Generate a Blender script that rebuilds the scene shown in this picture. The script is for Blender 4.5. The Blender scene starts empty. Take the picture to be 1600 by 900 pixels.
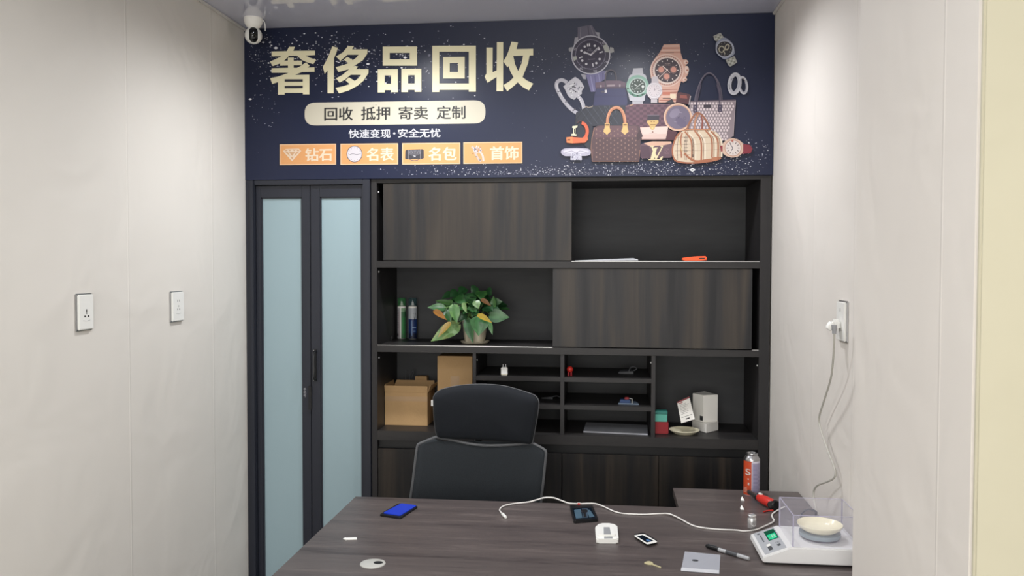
import bpy, bmesh, math, random
from mathutils import Vector, Matrix
random.seed(7)
C = bpy.context.scene.collection

# ------------------------------------------------------------------ camera
F = 1270.0; CZ = 1.6
yaw = math.atan2(140, F); pitch = math.atan2(38, F); roll = .002
cy, sy, cp, sp = math.cos(yaw), math.sin(yaw), math.cos(pitch), math.sin(pitch)
FW = Vector((-sy*cp, cy*cp, -sp)); R0 = Vector((cy, sy, 0)); U0 = R0.cross(FW)
RI = R0*math.cos(roll) + U0*math.sin(roll); UP = U0*math.cos(roll) - R0*math.sin(roll)
cam = bpy.data.cameras.new('camera'); cam_o = bpy.data.objects.new('camera', cam); C.objects.link(cam_o)
cam.sensor_width = 36; cam.lens = F/1600*36; cam.clip_start = .02
cam_o.matrix_world = Matrix(((RI.x, UP.x, -FW.x, 0), (RI.y, UP.y, -FW.y, 0), (RI.z, UP.z, -FW.z, CZ), (0, 0, 0, 1)))
bpy.context.scene.camera = cam_o
def ray(px, py): return FW + RI*((px-800)/F) - UP*((py-450)/F)
def atY(px, py, Y): d = ray(px, py); t = Y/d.y; return Vector((d.x*t, Y, CZ+d.z*t))
def atZ(px, py, Z): d = ray(px, py); t = (Z-CZ)/d.z; return Vector((d.x*t, d.y*t, Z))
def atX(px, py, X): d = ray(px, py); t = X/d.x; return Vector((X, d.y*t, CZ+d.z*t))

# ------------------------------------------------------------------ room measures (metres)
XL, XR, YB, ZC = -1.652, .738, 3.65, 2.685      # side walls, front plane of banner and shelves, ceiling
YI = 4.03                                       # back of the shelves
XP, YP0, YP1 = .655, 1.515, 2.19                 # wall pier on the right
ZD = .75                                        # desk top

# ------------------------------------------------------------------ world, lights, exposure
w = bpy.data.worlds.new('world'); bpy.context.scene.world = w; w.use_nodes = True
w.node_tree.nodes['Background'].inputs[0].default_value = (.85, .92, 1, 1)
w.node_tree.nodes['Background'].inputs[1].default_value = .35
def light(kind, name, loc, power, col=(1, 1, 1), size=.3, size_y=None, rot=(0, 0, 0), angle=120, blend=1, soft=.04):
    l = bpy.data.lights.new(name, kind); l.energy = power; l.color = col
    if kind == 'AREA':
        l.size = size
        if size_y: l.shape = 'RECTANGLE'; l.size_y = size_y
    if kind == 'SPOT': l.spot_size = math.radians(angle); l.spot_blend = blend; l.shadow_soft_size = soft
    o = bpy.data.objects.new(name, l); C.objects.link(o); o.location = loc; o.rotation_euler = rot
    return o
light('AREA', 'panel_light', (-.55, 1.1, ZC-.02), 14, (.98, .99, 1), .9, .9)
light('AREA', 'panel_light', (-.4, -.7, ZC-.02), 17, (1, .97, .93), .9, .9)
light('AREA', 'panel_light', (1.8, .1, ZC-.02), 22, (1, .95, .84), .6, .6)
light('AREA', 'rear_fill_light', (-.3, -2.4, 1.25), 74, (1, .98, .95), 2.2, 2.0, rot=(math.radians(90), 0, 0))  # fill light added behind the camera to lift banner and lower walls
light('SPOT', 'downlight', (-.85, 3.08, ZC-.015), 58, (.97, .98, 1), angle=163, blend=.85, soft=.045)
light('SPOT', 'downlight', (.16, 3.04, ZC-.015), 42, (.97, .97, 1), angle=163, blend=.85, soft=.045)
vs = bpy.context.scene.view_settings
vs.view_transform = 'Standard'; vs.look = 'None'; vs.gamma = 1; vs.use_curve_mapping = False; vs.exposure = .3

# ------------------------------------------------------------------ materials
def lin(c): c = c/255; return c/12.92 if c <= .04045 else ((c+.055)/1.055)**2.4
def L(rgb, k=1.0): return (min(1, lin(rgb[0])*k), min(1, lin(rgb[1])*k), min(1, lin(rgb[2])*k), 1)
def mat(name, rgb, rough=.5, metal=0, trans=0, ior=1.45, emit=0, noise=0, nscale=8, bump=0, bscale=60, coat=0, alpha=1, spec=.5, k=1.0):
    m = bpy.data.materials.new(name); m.use_nodes = True; nt = m.node_tree; b = nt.nodes['Principled BSDF']
    b.inputs['Base Color'].default_value = L(rgb, k); b.inputs['Roughness'].default_value = rough
    b.inputs['Metallic'].default_value = metal; b.inputs['Transmission Weight'].default_value = trans
    b.inputs['IOR'].default_value = ior; b.inputs['Coat Weight'].default_value = coat; b.inputs['Alpha'].default_value = alpha
    b.inputs['Specular IOR Level'].default_value = spec
    if emit: b.inputs['Emission Color'].default_value = L(rgb); b.inputs['Emission Strength'].default_value = emit
    if noise or bump:
        g = nt.nodes.new('ShaderNodeNewGeometry'); n = nt.nodes.new('ShaderNodeTexNoise')
        n.inputs['Scale'].default_value = nscale if noise else bscale; n.inputs['Detail'].default_value = 4
        nt.links.new(g.outputs['Position'], n.inputs['Vector'])
        if noise:
            mx = nt.nodes.new('ShaderNodeMix'); mx.data_type = 'RGBA'
            mx.inputs[6].default_value = L(rgb, k*(1-noise)); mx.inputs[7].default_value = L(rgb, k*(1+noise))
            nt.links.new(n.outputs[0], mx.inputs[0]); nt.links.new(mx.outputs[2], b.inputs['Base Color'])
        if bump:
            n2 = nt.nodes.new('ShaderNodeTexNoise'); n2.inputs['Scale'].default_value = bscale; n2.inputs['Detail'].default_value = 3
            nt.links.new(g.outputs['Position'], n2.inputs['Vector'])
            bp = nt.nodes.new('ShaderNodeBump'); bp.inputs['Strength'].default_value = bump; bp.inputs['Distance'].default_value = .01
            nt.links.new(n2.outputs[0], bp.inputs['Height']); nt.links.new(bp.outputs[0], b.inputs['Normal'])
    return m
def wood(name, stops, scale, rough=.45, bump=.08, fine=.25, k=.66, spec=.3):
    """wood-grain laminate: noise stretched along the grain; scale = (x, y, z) frequency"""
    m = bpy.data.materials.new(name); m.use_nodes = True; nt = m.node_tree; b = nt.nodes['Principled BSDF']
    g = nt.nodes.new('ShaderNodeNewGeometry')
    mp = nt.nodes.new('ShaderNodeMapping'); mp.inputs['Scale'].default_value = scale
    nt.links.new(g.outputs['Position'], mp.inputs['Vector'])
    n = nt.nodes.new('ShaderNodeTexNoise'); n.inputs['Scale'].default_value = 1; n.inputs['Detail'].default_value = 3; n.inputs['Distortion'].default_value = .6
    nt.links.new(mp.outputs[0], n.inputs['Vector'])
    mp2 = nt.nodes.new('ShaderNodeMapping'); mp2.inputs['Scale'].default_value = tuple(s*6 for s in scale)
    nt.links.new(g.outputs['Position'], mp2.inputs['Vector'])
    n2 = nt.nodes.new('ShaderNodeTexNoise'); n2.inputs['Scale'].default_value = 1; n2.inputs['Detail'].default_value = 6; n2.inputs['Roughness'].default_value = .65
    nt.links.new(mp2.outputs[0], n2.inputs['Vector'])
    mm = nt.nodes.new('ShaderNodeMix'); mm.data_type = 'FLOAT'; mm.inputs[0].default_value = fine
    nt.links.new(n.outputs[0], mm.inputs[2]); nt.links.new(n2.outputs[0], mm.inputs[3])
    r = nt.nodes.new('ShaderNodeValToRGB'); e = r.color_ramp.elements
    e[0].position = stops[0][0]; e[0].color = L(stops[0][1], k); e[1].position = stops[-1][0]; e[1].color = L(stops[-1][1], k)
    for p, c in stops[1:-1]: q = e.new(p); q.color = L(c, k)
    nt.links.new(mm.outputs[0], r.inputs[0]); nt.links.new(r.outputs[0], b.inputs['Base Color'])
    b.inputs['Roughness'].default_value = rough; b.inputs['Specular IOR Level'].default_value = spec
    bp = nt.nodes.new('ShaderNodeBump'); bp.inputs['Strength'].default_value = bump; bp.inputs['Distance'].default_value = .004
    nt.links.new(n2.outputs[0], bp.inputs['Height']); nt.links.new(bp.outputs[0], b.inputs['Normal'])
    return m
def wallpaper(name, rgb, axis, seams, k=1.0):
    """painted wallpaper: soft mottling, fine bump, raised vertical seams at the given coordinates"""
    m = bpy.data.materials.new(name); m.use_nodes = True; nt = m.node_tree; b = nt.nodes['Principled BSDF']
    g = nt.nodes.new('ShaderNodeNewGeometry')
    n = nt.nodes.new('ShaderNodeTexNoise'); n.inputs['Scale'].default_value = 1.3; n.inputs['Detail'].default_value = 3
    nt.links.new(g.outputs['Position'], n.inputs['Vector'])
    mx = nt.nodes.new('ShaderNodeMix'); mx.data_type = 'RGBA'
    mx.inputs[6].default_value = L(rgb, k*.965); mx.inputs[7].default_value = L(rgb, k*1.03)
    nt.links.new(n.outputs[0], mx.inputs[0]); nt.links.new(mx.outputs[2], b.inputs['Base Color'])
    b.inputs['Roughness'].default_value = .62; b.inputs['Specular IOR Level'].default_value = .35
    s = nt.nodes.new('ShaderNodeSeparateXYZ'); nt.links.new(g.outputs['Position'], s.inputs[0])
    h = None
    def M(op, a, c=None):
        q = nt.nodes.new('ShaderNodeMath'); q.operation = op
        for i, v in enumerate((a, c)):
            if v is None: continue
            if isinstance(v, (int, float)): q.inputs[i].default_value = v
            else: nt.links.new(v, q.inputs[i])
        return q.outputs[0]
    for y in seams:
        d = M('ABSOLUTE', M('SUBTRACT', s.outputs[axis], y)); t = M('MAXIMUM', M('SUBTRACT', 1.0, M('DIVIDE', d, .006)), 0.0)
        h = t if h is None else M('ADD', h, t)
    n2 = nt.nodes.new('ShaderNodeTexNoise'); n2.inputs['Scale'].default_value = 3.2; n2.inputs['Detail'].default_value = 2; n2.inputs['Distortion'].default_value = .8
    nt.links.new(g.outputs['Position'], n2.inputs['Vector'])
    hh = M('MULTIPLY', n2.outputs[0], 1.6)
    if h is not None: hh = M('ADD', hh, M('MULTIPLY', h, .2))
    bp = nt.nodes.new('ShaderNodeBump'); bp.inputs['Strength'].default_value = .5; bp.inputs['Distance'].default_value = .01
    nt.links.new(hh, bp.inputs['Height']); nt.links.new(bp.outputs[0], b.inputs['Normal'])
    return m
def print_mat(name, rough=.42, k=1.0, coat=0.0):
    m = bpy.data.materials.new(name); m.use_nodes = True; nt = m.node_tree; b = nt.nodes['Principled BSDF']
    a = nt.nodes.new('ShaderNodeVertexColor'); a.layer_name = 'ink'
    nt.links.new(a.outputs[0], b.inputs['Base Color']); b.inputs['Roughness'].default_value = rough; b.inputs['Coat Weight'].default_value = coat
    return m

M_WALL_L = wallpaper('wallpaper_left', (231, 227, 220), 1, (2.691, 3.315, 1.9), .92)
M_WALL_R = wallpaper('wallpaper_right', (232, 227, 220), 1, (2.484, 2.95, 1.66), .92)
M_CREAM = wallpaper('cream_paint', (226, 221, 197), 0, (), .73)
M_BACK = mat('back_wall_paint', (200, 198, 192), .7)
M_CEIL = mat('gloss_ceiling', (196, 198, 214), .04, ior=1.9, spec=.5, noise=.04, nscale=3)
M_FLOOR = mat('floor_tile', (120, 116, 112), .25, noise=.1, nscale=4)
M_TRIM = mat('white_trim', (215, 212, 208), .4)
M_DOORF = mat('black_aluminium', (34, 37, 47), .38, noise=.08, nscale=20)
M_FROST = mat('frosted_glass', (146, 168, 175), .5, noise=.03, nscale=2, spec=.6)
M_WOODD = wood('dark_oak_door', [(.36, (40, 40, 43)), (.46, (56, 55, 56)), (.54, (70, 64, 59)), (.66, (84, 76, 68))], (11, 9, .55), fine=.18, k=.56)
M_WOODF = wood('dark_oak_frame', [(.3, (43, 42, 43)), (.55, (55, 53, 53)), (.8, (67, 64, 62))], (1.5, 9, 9))
M_WOODV = wood('dark_oak_upright', [(.3, (41, 40, 42)), (.55, (53, 51, 52)), (.8, (64, 61, 60))], (9, 9, 1.2))
M_WOODB = wood('dark_oak_back', [(.3, (50, 51, 53)), (.55, (58, 59, 61)), (.8, (66, 66, 67))], (1.5, 6, 9), rough=.6, k=1.12)
M_WOODL = wood('dark_oak_door_shaded', [(.34, (22, 22, 25)), (.45, (32, 30, 31)), (.55, (48, 43, 38)), (.68, (70, 60, 52))], (16, 9, .7), k=.55)  # same oak for the lower doors, desk and chair shade darkened into its colours
M_DESK = wood('grey_oak_desk', [(.34, (70, 62, 62)), (.44, (92, 84, 83)), (.56, (101, 92, 90)), (.7, (130, 120, 117))], (1.4, 15, 12), rough=.36, bump=.12, fine=.45, k=.76, spec=.5)
M_TRACK = mat('aluminium_track', (190, 190, 190), .3, .9)
M_INK = print_mat('banner_ink', .5)
M_INK2 = print_mat('label_ink', .45)
M_BANNER = mat('banner_film', (24, 31, 56), .36, noise=.12, nscale=2, spec=.4)
M_WHITE = mat('white_plastic', (236, 236, 232), .3)
M_WHITEM = mat('white_matt', (242, 240, 234), .55)
M_BLACK = mat('black_plastic', (18, 19, 22), .4)
M_BLACKG = mat('black_gloss', (10, 11, 14), .08)
M_GREYP = mat('grey_plastic', (150, 152, 155), .4)
M_DGREY = mat('dark_grey_plastic', (70, 72, 76), .5)
M_CHROME = mat('chrome', (225, 225, 228), .12, 1)
M_POLISH = mat('polished_steel', (235, 235, 236), .22, .75)
M_STEEL = mat('steel', (180, 180, 182), .28, 1)
M_CARD = mat('cardboard', (184, 150, 106), .8, noise=.1, nscale=14, bump=.1, bscale=120)
M_CARDT = mat('cardboard_tape', (178, 146, 108), .35)
M_LEAF = print_mat('leaf_surface', .35)
M_POT = mat('pot_ceramic', (178, 170, 150), .5, noise=.08, nscale=30)
M_SOIL = mat('soil', (50, 38, 28), .95)
M_FABRIC = mat('black_fabric', (15, 20, 27), .9, noise=.2, nscale=300, bump=.3, bscale=900)
M_MESH = mat('grey_mesh_fabric', (43, 48, 53), .85, noise=.25, nscale=260, bump=.3, bscale=700)
M_CFRAME = mat('chair_frame_plastic', (92, 94, 97), .45)
M_ACRYL = mat('acrylic', (222, 220, 240), .05, alpha=.1)
M_ACRYLE = mat('acrylic_edge', (196, 192, 214), .2, alpha=.55)
M_GLASSY = mat('clear_film', (225, 228, 235), .12, alpha=.4)
M_RED = mat('red_plastic', (200, 50, 42), .35)
M_REDD = mat('red_box', (150, 30, 38), .5)
M_TEAL = mat('teal_box', (92, 178, 160), .5)
M_ORANGE = mat('orange_plastic', (245, 90, 35), .4)
M_CREAMP = mat('cream_ceramic', (234, 228, 200), .25)
M_BLUE = mat('blue_plastic', (30, 62, 190), .3, noise=.1, nscale=40)
M_CORD = mat('white_cord', (228, 226, 222), .45)
M_CORDG = mat('grey_cord', (178, 176, 168), .5)
M_LCD = mat('lcd_green', (20, 170, 120), .3, emit=.55)
M_LCDD = mat('lcd_dark', (8, 70, 50), .2, emit=.3)
M_PAPER = mat('paper', (205, 208, 212), .6)
M_BRASS = mat('brass', (215, 206, 165), .35, .3)
M_BLUEGREY = mat('blue_grey_pan', (135, 150, 155), .4)
M_SCREEN = mat('phone_screen', (20, 28, 38), .06)
M_CANGRN = mat('clear_green_cap', (70, 140, 85), .15, alpha=.4)
M_CANBLU = mat('clear_dark_cap', (60, 90, 95), .15, alpha=.4)

# ------------------------------------------------------------------ mesh helpers
ORG = {}
def tag(o, label=None, cat=None, group=None, kind=None):
    if label: o['label'] = label
    if cat: o['category'] = cat
    if group: o['group'] = group
    if kind: o['kind'] = kind
    return o
def thing(name, loc, label=None, cat=None, group=None, kind=None):
    o = bpy.data.objects.new(name, None); C.objects.link(o); o.location = loc; o.empty_display_size = .05
    ORG[o.name] = Vector(loc); return tag(o, label, cat, group, kind)
class MB:
    def __init__(s): s.bm = bmesh.new(); s.mi = 0; s.col = None; s.lay = s.bm.loops.layers.float_color.new('ink')
    def _done(s, faces):
        for f in faces:
            f.material_index = s.mi
            if s.col:
                for l in f.loops: l[s.lay] = s.col
    def face(s, pts):
        f = s.bm.faces.new([s.bm.verts.new(p) for p in pts]); s._done([f]); return f
    def box(s, x0, x1, y0, y1, z0, z1, bev=0, seg=2):
        if x0 > x1: x0, x1 = x1, x0
        v = [s.bm.verts.new(p) for p in ((x0,y0,z0),(x1,y0,z0),(x1,y1,z0),(x0,y1,z0),(x0,y0,z1),(x1,y0,z1),(x1,y1,z1),(x0,y1,z1))]
        fs = [s.bm.faces.new([v[i] for i in q]) for q in ((3,2,1,0),(4,5,6,7),(0,1,5,4),(1,2,6,5),(2,3,7,6),(3,0,4,7))]
        if bev:
            ed = list({e for f in fs for e in f.edges})
            r = bmesh.ops.bevel(s.bm, geom=ed, offset=bev, segments=seg, affect='EDGES', clamp_overlap=True)
            fs = list({f for vv in r['verts'] for f in vv.link_faces} | {f for f in fs if f.is_valid})
        s._done(fs); return s
    def slab(s, pts, z0, z1, bev=0):
        """prism over a polygon of (x, y); z0/z1 may be lists"""
        n = len(pts); Z0 = z0 if isinstance(z0, (list, tuple)) else [z0]*n; Z1 = z1 if isinstance(z1, (list, tuple)) else [z1]*n
        return s.loft([[(p[0], p[1], Z0[i]) for i, p in enumerate(pts)], [(p[0], p[1], Z1[i]) for i, p in enumerate(pts)]], bev=bev)
    def loft(s, rings, cap=True, bev=0):
        R = [[s.bm.verts.new(p) for p in r] for r in rings]; n = len(R[0]); fs = []
        for a, b in zip(R, R[1:]):
            for i in range(n):
                fs.append(s.bm.faces.new((a[i], a[(i+1) % n], b[(i+1) % n], b[i])))
        if cap:
            fs.append(s.bm.faces.new(R[0][::-1])); fs.append(s.bm.faces.new(R[-1]))
        if bev:
            ed = [e for e in (set(fs[-1].edges) | set(fs[-2].edges))]
            r = bmesh.ops.bevel(s.bm, geom=ed, offset=bev, segments=2, affect='EDGES', clamp_overlap=True)
            fs = list({f for vv in r['verts'] for f in vv.link_faces} | {f for f in fs if f.is_valid})
        s._done(fs); return s
    def lathe(s, c, prof, seg=32, axis=(0, 0, 1), sx=1, sy=1, cap=True):
        """prof: (radius, height) pairs along axis from c"""
        ax = Vector(axis).normalized(); u = ax.orthogonal().normalized() if abs(ax.z) < .999 else Vector((1, 0, 0)); v = ax.cross(u)
        c = Vector(c)
        rings = [[c + ax*h + u*(max(r, 1e-5)*sx*math.cos(2*math.pi*i/seg)) + v*(max(r, 1e-5)*sy*math.sin(2*math.pi*i/seg)) for i in range(seg)] for r, h in prof]
        return s.loft(rings, cap)
    def cyl(s, a, b, r, r2=None, seg=20):
        a = Vector(a); b = Vector(b); return s.lathe(a, [(r, 0), (r if r2 is None else r2, (b-a).length)], seg, b-a)
    def tube(s, pts, r, seg=8, smooth=4):
        P = [Vector(p) for p in pts]
        if smooth and len(P) > 2:
            Q = []
            for i in range(len(P)-1):
                p0 = P[max(i-1, 0)]; p1 = P[i]; p2 = P[i+1]; p3 = P[min(i+2, len(P)-1)]
                for k in range(smooth):
                    t = k/smooth
                    Q.append(.5*((2*p1)+(p2-p0)*t+(2*p0-5*p1+4*p2-p3)*t*t+(3*p1-p0-3*p2+p3)*t**3))
            P = Q+[P[-1]]
        rings = []; ref = None
        for i, p in enumerate(P):
            d = (P[min(i+1, len(P)-1)]-P[max(i-1, 0)]).normalized()
            if ref is None: ref = d.orthogonal().normalized()
            u = (ref - d*ref.dot(d)).normalized(); ref = u; v = d.cross(u)
            rings.append([p + u*r*math.cos(2*math.pi*k/seg)+v*r*math.sin(2*math.pi*k/seg) for k in range(seg)])
        return s.loft(rings)
    def sphere(s, c, r, sz=1, seg=24, rings=14):
        return s.lathe(c, [(r*math.sin(math.pi*i/rings), -r*sz*math.cos(math.pi*i/rings)) for i in range(rings+1)], seg)
    def build(s, name, mats, parent=None, smooth=True, origin=None, keep=False):
        me = bpy.data.meshes.new(name)
        if not isinstance(mats, (list, tuple)): mats = [mats]
        if not keep: bmesh.ops.recalc_face_normals(s.bm, faces=s.bm.faces)
        if parent is not None: org = ORG[parent.name]; loc = Vector((0, 0, 0))
        else:
            if origin is None:
                co = [v.co for v in s.bm.verts]
                origin = Vector(((min(c.x for c in co)+max(c.x for c in co))/2, (min(c.y for c in co)+max(c.y for c in co))/2, min(c.z for c in co)))
            org = Vector(origin); loc = org
        for v in s.bm.verts: v.co -= org
        s.bm.to_mesh(me); s.bm.free()
        for m in mats: me.materials.append(m)
        if smooth:
            me.polygons.foreach_set('use_smooth', [True]*len(me.polygons)); me.set_sharp_from_angle(angle=math.radians(38))
        o = bpy.data.objects.new(name, me); C.objects.link(o); o.location = loc
        if parent is not None: o.parent = parent
        ORG[o.name] = org
        return o
def bx(name, m, parent, *a, bev=0): return MB().box(*a, bev=bev).build(name, m, parent)
def rpoly(pts, r, n=5):
    """polygon with rounded corners"""
    P = [Vector(p[:2]) for p in pts]; out = []
    for i, p in enumerate(P):
        a = P[i-1]; b = P[(i+1) % len(P)]; da = (a-p); db = (b-p); ra = min(r, da.length*.45); rb = min(r, db.length*.45)
        s = p+da.normalized()*ra; e = p+db.normalized()*rb
        for k in range(n+1):
            t = k/n; out.append(s*(1-t)**2 + p*2*t*(1-t) + e*t*t)
    return out
def dq(*px, z=ZD): return [atZ(x, y, z).to_2d() for x, y in px]

# ------------------------------------------------------------------ flat printed matter
def text_mesh(body, offset=0):
    cu = bpy.data.curves.new('writing', 'FONT'); cu.body = body; cu.size = 1; cu.offset = offset; cu.resolution_u = 4
    o = bpy.data.objects.new('writing', cu); C.objects.link(o); bpy.context.view_layer.update()
    dg = bpy.context.evaluated_depsgraph_get(); me = bpy.data.meshes.new_from_object(o.evaluated_get(dg))
    vs_ = [v.co.copy() for v in me.vertices]; ps = [tuple(p.vertices) for p in me.polygons]
    bpy.data.objects.remove(o); bpy.data.curves.remove(cu); bpy.data.meshes.remove(me)
    return vs_, ps
class Ink:
    """flat shapes in picture coordinates laid on a surface by a mapping (u, v, layer) -> point"""
    def __init__(s, mapf, ox=0, oy=0, sc=1.0, k=.7): s.m = mapf; s.mb = MB(); s.n = 0; s.ox = ox; s.oy = oy; s.sc = sc; s.k = k
    def P(s, x, y): return s.m(s.ox+x/s.sc, s.oy+y/s.sc, s.n)
    def poly(s, col, pts, step=True):
        s.mb.col = L(col, s.k); s.mb.face([s.P(*p) for p in pts]); s.n += step; return s
    def rect(s, col, x0, y0, x1, y1, sl=0): return s.poly(col, [(x0, y0), (x1, y0+sl), (x1, y1+sl), (x0, y1)])
    def ell(s, col, cx, cy, rx, ry=None, a=0, n=32, a0=0, a1=360):
        ry = ry or rx; a = math.radians(a); pts = []
        full = a1-a0 >= 360
        for i in range(n if full else n+1):
            t = math.radians(a0+(a1-a0)*i/n); x = rx*math.cos(t); y = ry*math.sin(t)
            pts.append((cx+x*math.cos(a)-y*math.sin(a), cy+x*math.sin(a)+y*math.cos(a)))
        return s.poly(col, pts)
    def line(s, col, pts, w, curve=False):
        P = [Vector(p) for p in pts]
        if curve:
            Q = []
            for i in range(len(P)-1):
                p0 = P[max(i-1, 0)]; p1 = P[i]; p2 = P[i+1]; p3 = P[min(i+2, len(P)-1)]
                for k in range(6):
                    t = k/6; Q.append(.5*((2*p1)+(p2-p0)*t+(2*p0-5*p1+4*p2-p3)*t*t+(3*p1-p0-3*p2+p3)*t**3))
            P = Q+[P[-1]]
        s.mb.col = L(col, s.k); n = len(P); A = []; B = []
        for i in range(n):
            d = (P[min(i+1, n-1)]-P[max(i-1, 0)]).normalized(); q = Vector((-d.y, d.x))*w/2; A.append(P[i]+q); B.append(P[i]-q)
        for i in range(n-1): s.mb.face([s.P(*A[i]), s.P(*A[i+1]), s.P(*B[i+1]), s.P(*B[i])])
        s.n += 1; return s
    def ring(s, col, cx, cy, rx, ry, w, a=0, a0=0, a1=360):
        ar = math.radians(a); pts = []
        for i in range(33):
            t = math.radians(a0+(a1-a0)*i/32); x = rx*math.cos(t); y = ry*math.sin(t); pts.append((cx+x*math.cos(ar)-y*math.sin(ar), cy+x*math.sin(ar)+y*math.cos(ar)))
        return s.line(col, pts, w)
    def text(s, col, body, x0, y0, x1, y1, off=0, sl=0):
        """writing fitted into a box; sl = fall of the baseline across it"""
        vs_, ps = text_mesh(body, 0); xa = min(v.x for v in vs_); xb = max(v.x for v in vs_); ya = min(v.y for v in vs_); yb = max(v.y for v in vs_)
        s.mb.col = L(col, s.k)
        for dx, dy in ([(0, 0)] if not off else [(0, 0), (off, 0), (-off, 0), (0, off*.6), (0, -off*.6), (off*.7, off*.4), (-off*.7, -off*.4)]):
            bv = []
            for v in vs_:
                u = (v.x+dx-xa)/(xb-xa); t = (yb-v.y-dy)/(yb-ya); bv.append(s.mb.bm.verts.new(s.P(x0+(x1-x0)*u, y0+(y1-y0)*t+sl*u)))
            for p in ps:
                try: f = s.mb.bm.faces.new([bv[i] for i in p]); s.mb._done([f])
                except ValueError: pass
            s.n += .15
        s.n += 1; return s
    def build(s, name, parent, m=None): return s.mb.build(name, m or M_INK, parent, smooth=False, keep=True)

# ================================================================== the setting
st = dict(kind='structure')
tag(MB().box(XL-.1, XL, -2.6, YI+.1, 0, ZC).build('wall_left', M_WALL_L), **st)
tag(MB().box(XR, XR+.1, YP1-.03, YI+.1, 0, ZC).build('wall_right', M_WALL_R), **st)
tag(MB().box(XL, XR, YI+.03, YI+.13, 0, ZC).build('wall_back', M_BACK), **st)
tag(MB().box(XP, XR+.14, YP0, YP1, 0, ZC, bev=.004).build('wall_right_pier', M_WALL_R), **st)
tag(MB().box(XP+.0015, 2.9, YP0-.014, YP0-.0005, 0, ZC, bev=.004).build('wall_right_front', M_CREAM), **st)
tag(MB().box(XL, 2.9, -2.6, -2.5, 0, ZC).build('wall_rear', M_CREAM), **st)
tag(MB().box(2.9, 3.0, -2.6, YP0, 0, ZC).build('wall_far_right', M_CREAM), **st)
tag(MB().box(XL-.1, 3.0, -2.6, YI+.1, -.1, 0).build('floor', M_FLOOR), **st)
tag(MB().box(XL-.1, 3.0, -2.6, YI+.1, ZC, ZC+.1).build('ceiling', M_CEIL), **st)
for nm, (x0, x1) in (('trim_1', (XL, XL+.012)), ('trim_2', (XR-.012, XR))):
    tag(MB().box(x0, x1, YP1 if nm == 'trim_2' else -2.5, YB-.012, ZC-.012, ZC, bev=.003).build(nm, M_TRIM), **st)
tag(MB().box(XL, XR, YB+.005, YI, 1.99, ZC-.001).build('wall_bulkhead', M_BACK), **st)

# bifold door -------------------------------------------------------
door = thing('door_1', (-1.36, YB+.02, 0), kind='structure')
def zf(px, py, Y=YB): return atY(px, py, Y).z
def xf(px, Y=YB, py=480): return atY(px, py, Y).x
dx0, dx1 = XL+.002, xf(579.5)
x_l0, x_m, x_r1 = xf(400.5), xf(485), xf(568)
ztop = zf(480, 290)
f = MB(); f.box(dx0, x_l0-.001, YB-.012, YB+.05, 0, 1.985, bev=.002); f.box(x_r1+.001, dx1, YB-.012, YB+.05, 0, 1.985, bev=.002)
f.box(x_l0-.001, x_r1+.001, YB-.012, YB+.05, ztop+.003, 1.985, bev=.002)
f.box(x_l0-.02, x_l0-.002, YB-.022, YB-.008, 0, 1.985, bev=.002)
f.box(x_l0-.001, x_r1+.001, YB-.006, YB+.04, 0, .012)
f.build('door_frame', M_DOORF, door)
for (a, b, g0, g1) in ((x_l0, x_m-.0015, xf(408.3), xf(472)), (x_m+.0015, x_r1, xf(500), xf(564.6))):
    zt = zf(450, 308); l = MB(); y0, y1 = YB+.004, YB+.036
    l.box(a, g0, y0, y1, .015, ztop, bev=.0015); l.box(g1, b, y0, y1, .015, ztop, bev=.0015)
    l.box(g0, g1, y0, y1, zt, ztop); l.box(g0, g1, y0, y1, .015, .11)
    leaf = l.build('door_leaf', M_DOORF, door)
    MB().box(g0-.004, g1+.004, YB+.016, YB+.024, .105, zt+.004).build('glass_pane', M_FROST, leaf)
    b_ = MB()
    for (u0, u1, w0, w1) in ((g0, g0+.005, .11, zt), (g1-.005, g1, .11, zt), (g0, g1, zt-.005, zt), (g0, g1, .11, .115)): b_.box(u0, u1, YB+.008, YB+.017, w0, w1)
    b_.build('glazing_bead', M_DOORF, leaf)
    if a > x_l0+.1:
        hx = xf(492); z0, z1 = zf(492, 594), zf(492, 548); h = MB()
        h.box(hx-.011, hx+.006, YB-.001, YB+.004, z0-.006, z1+.006, bev=.001)
        h.tube([(hx+.004, YB+.004, z0+.005), (hx+.004, YB-.024, z0+.01), (hx+.004, YB-.026, (z0+z1)/2), (hx+.004, YB-.024, z1-.01), (hx+.004, YB+.004, z1-.005)], .005)
        tag(h.build('door_handle', M_BLACK, leaf), 'black pull handle')
        s_ = MB()
        for zz in (z0-.001, z1+.001): s_.lathe((hx-.007, YB-.001, zz), [(.003, 0), (.002, .0015)], 10, (0, -1, 0))
        s_.build('screw', M_STEEL, leaf)
    else:
        lk = MB(); q = xf(480); lk.box(xf(481.5), xf(486.5), YB-.006, YB+.004, zf(483, 640), zf(483, 603), bev=.0015); lk.build('lock_plate', M_BLACK, leaf)
        tx = Ink(lambda u, v, n: atY(u, v, YB+.0035-n*2e-5)); 
        for i, ch in enumerate('手机号'): tx.text((190, 190, 195), ch, 474.3, 606+i*5, 478.3, 610.3+i*5)
        tx.build('sticker_writing', leaf)

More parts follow.
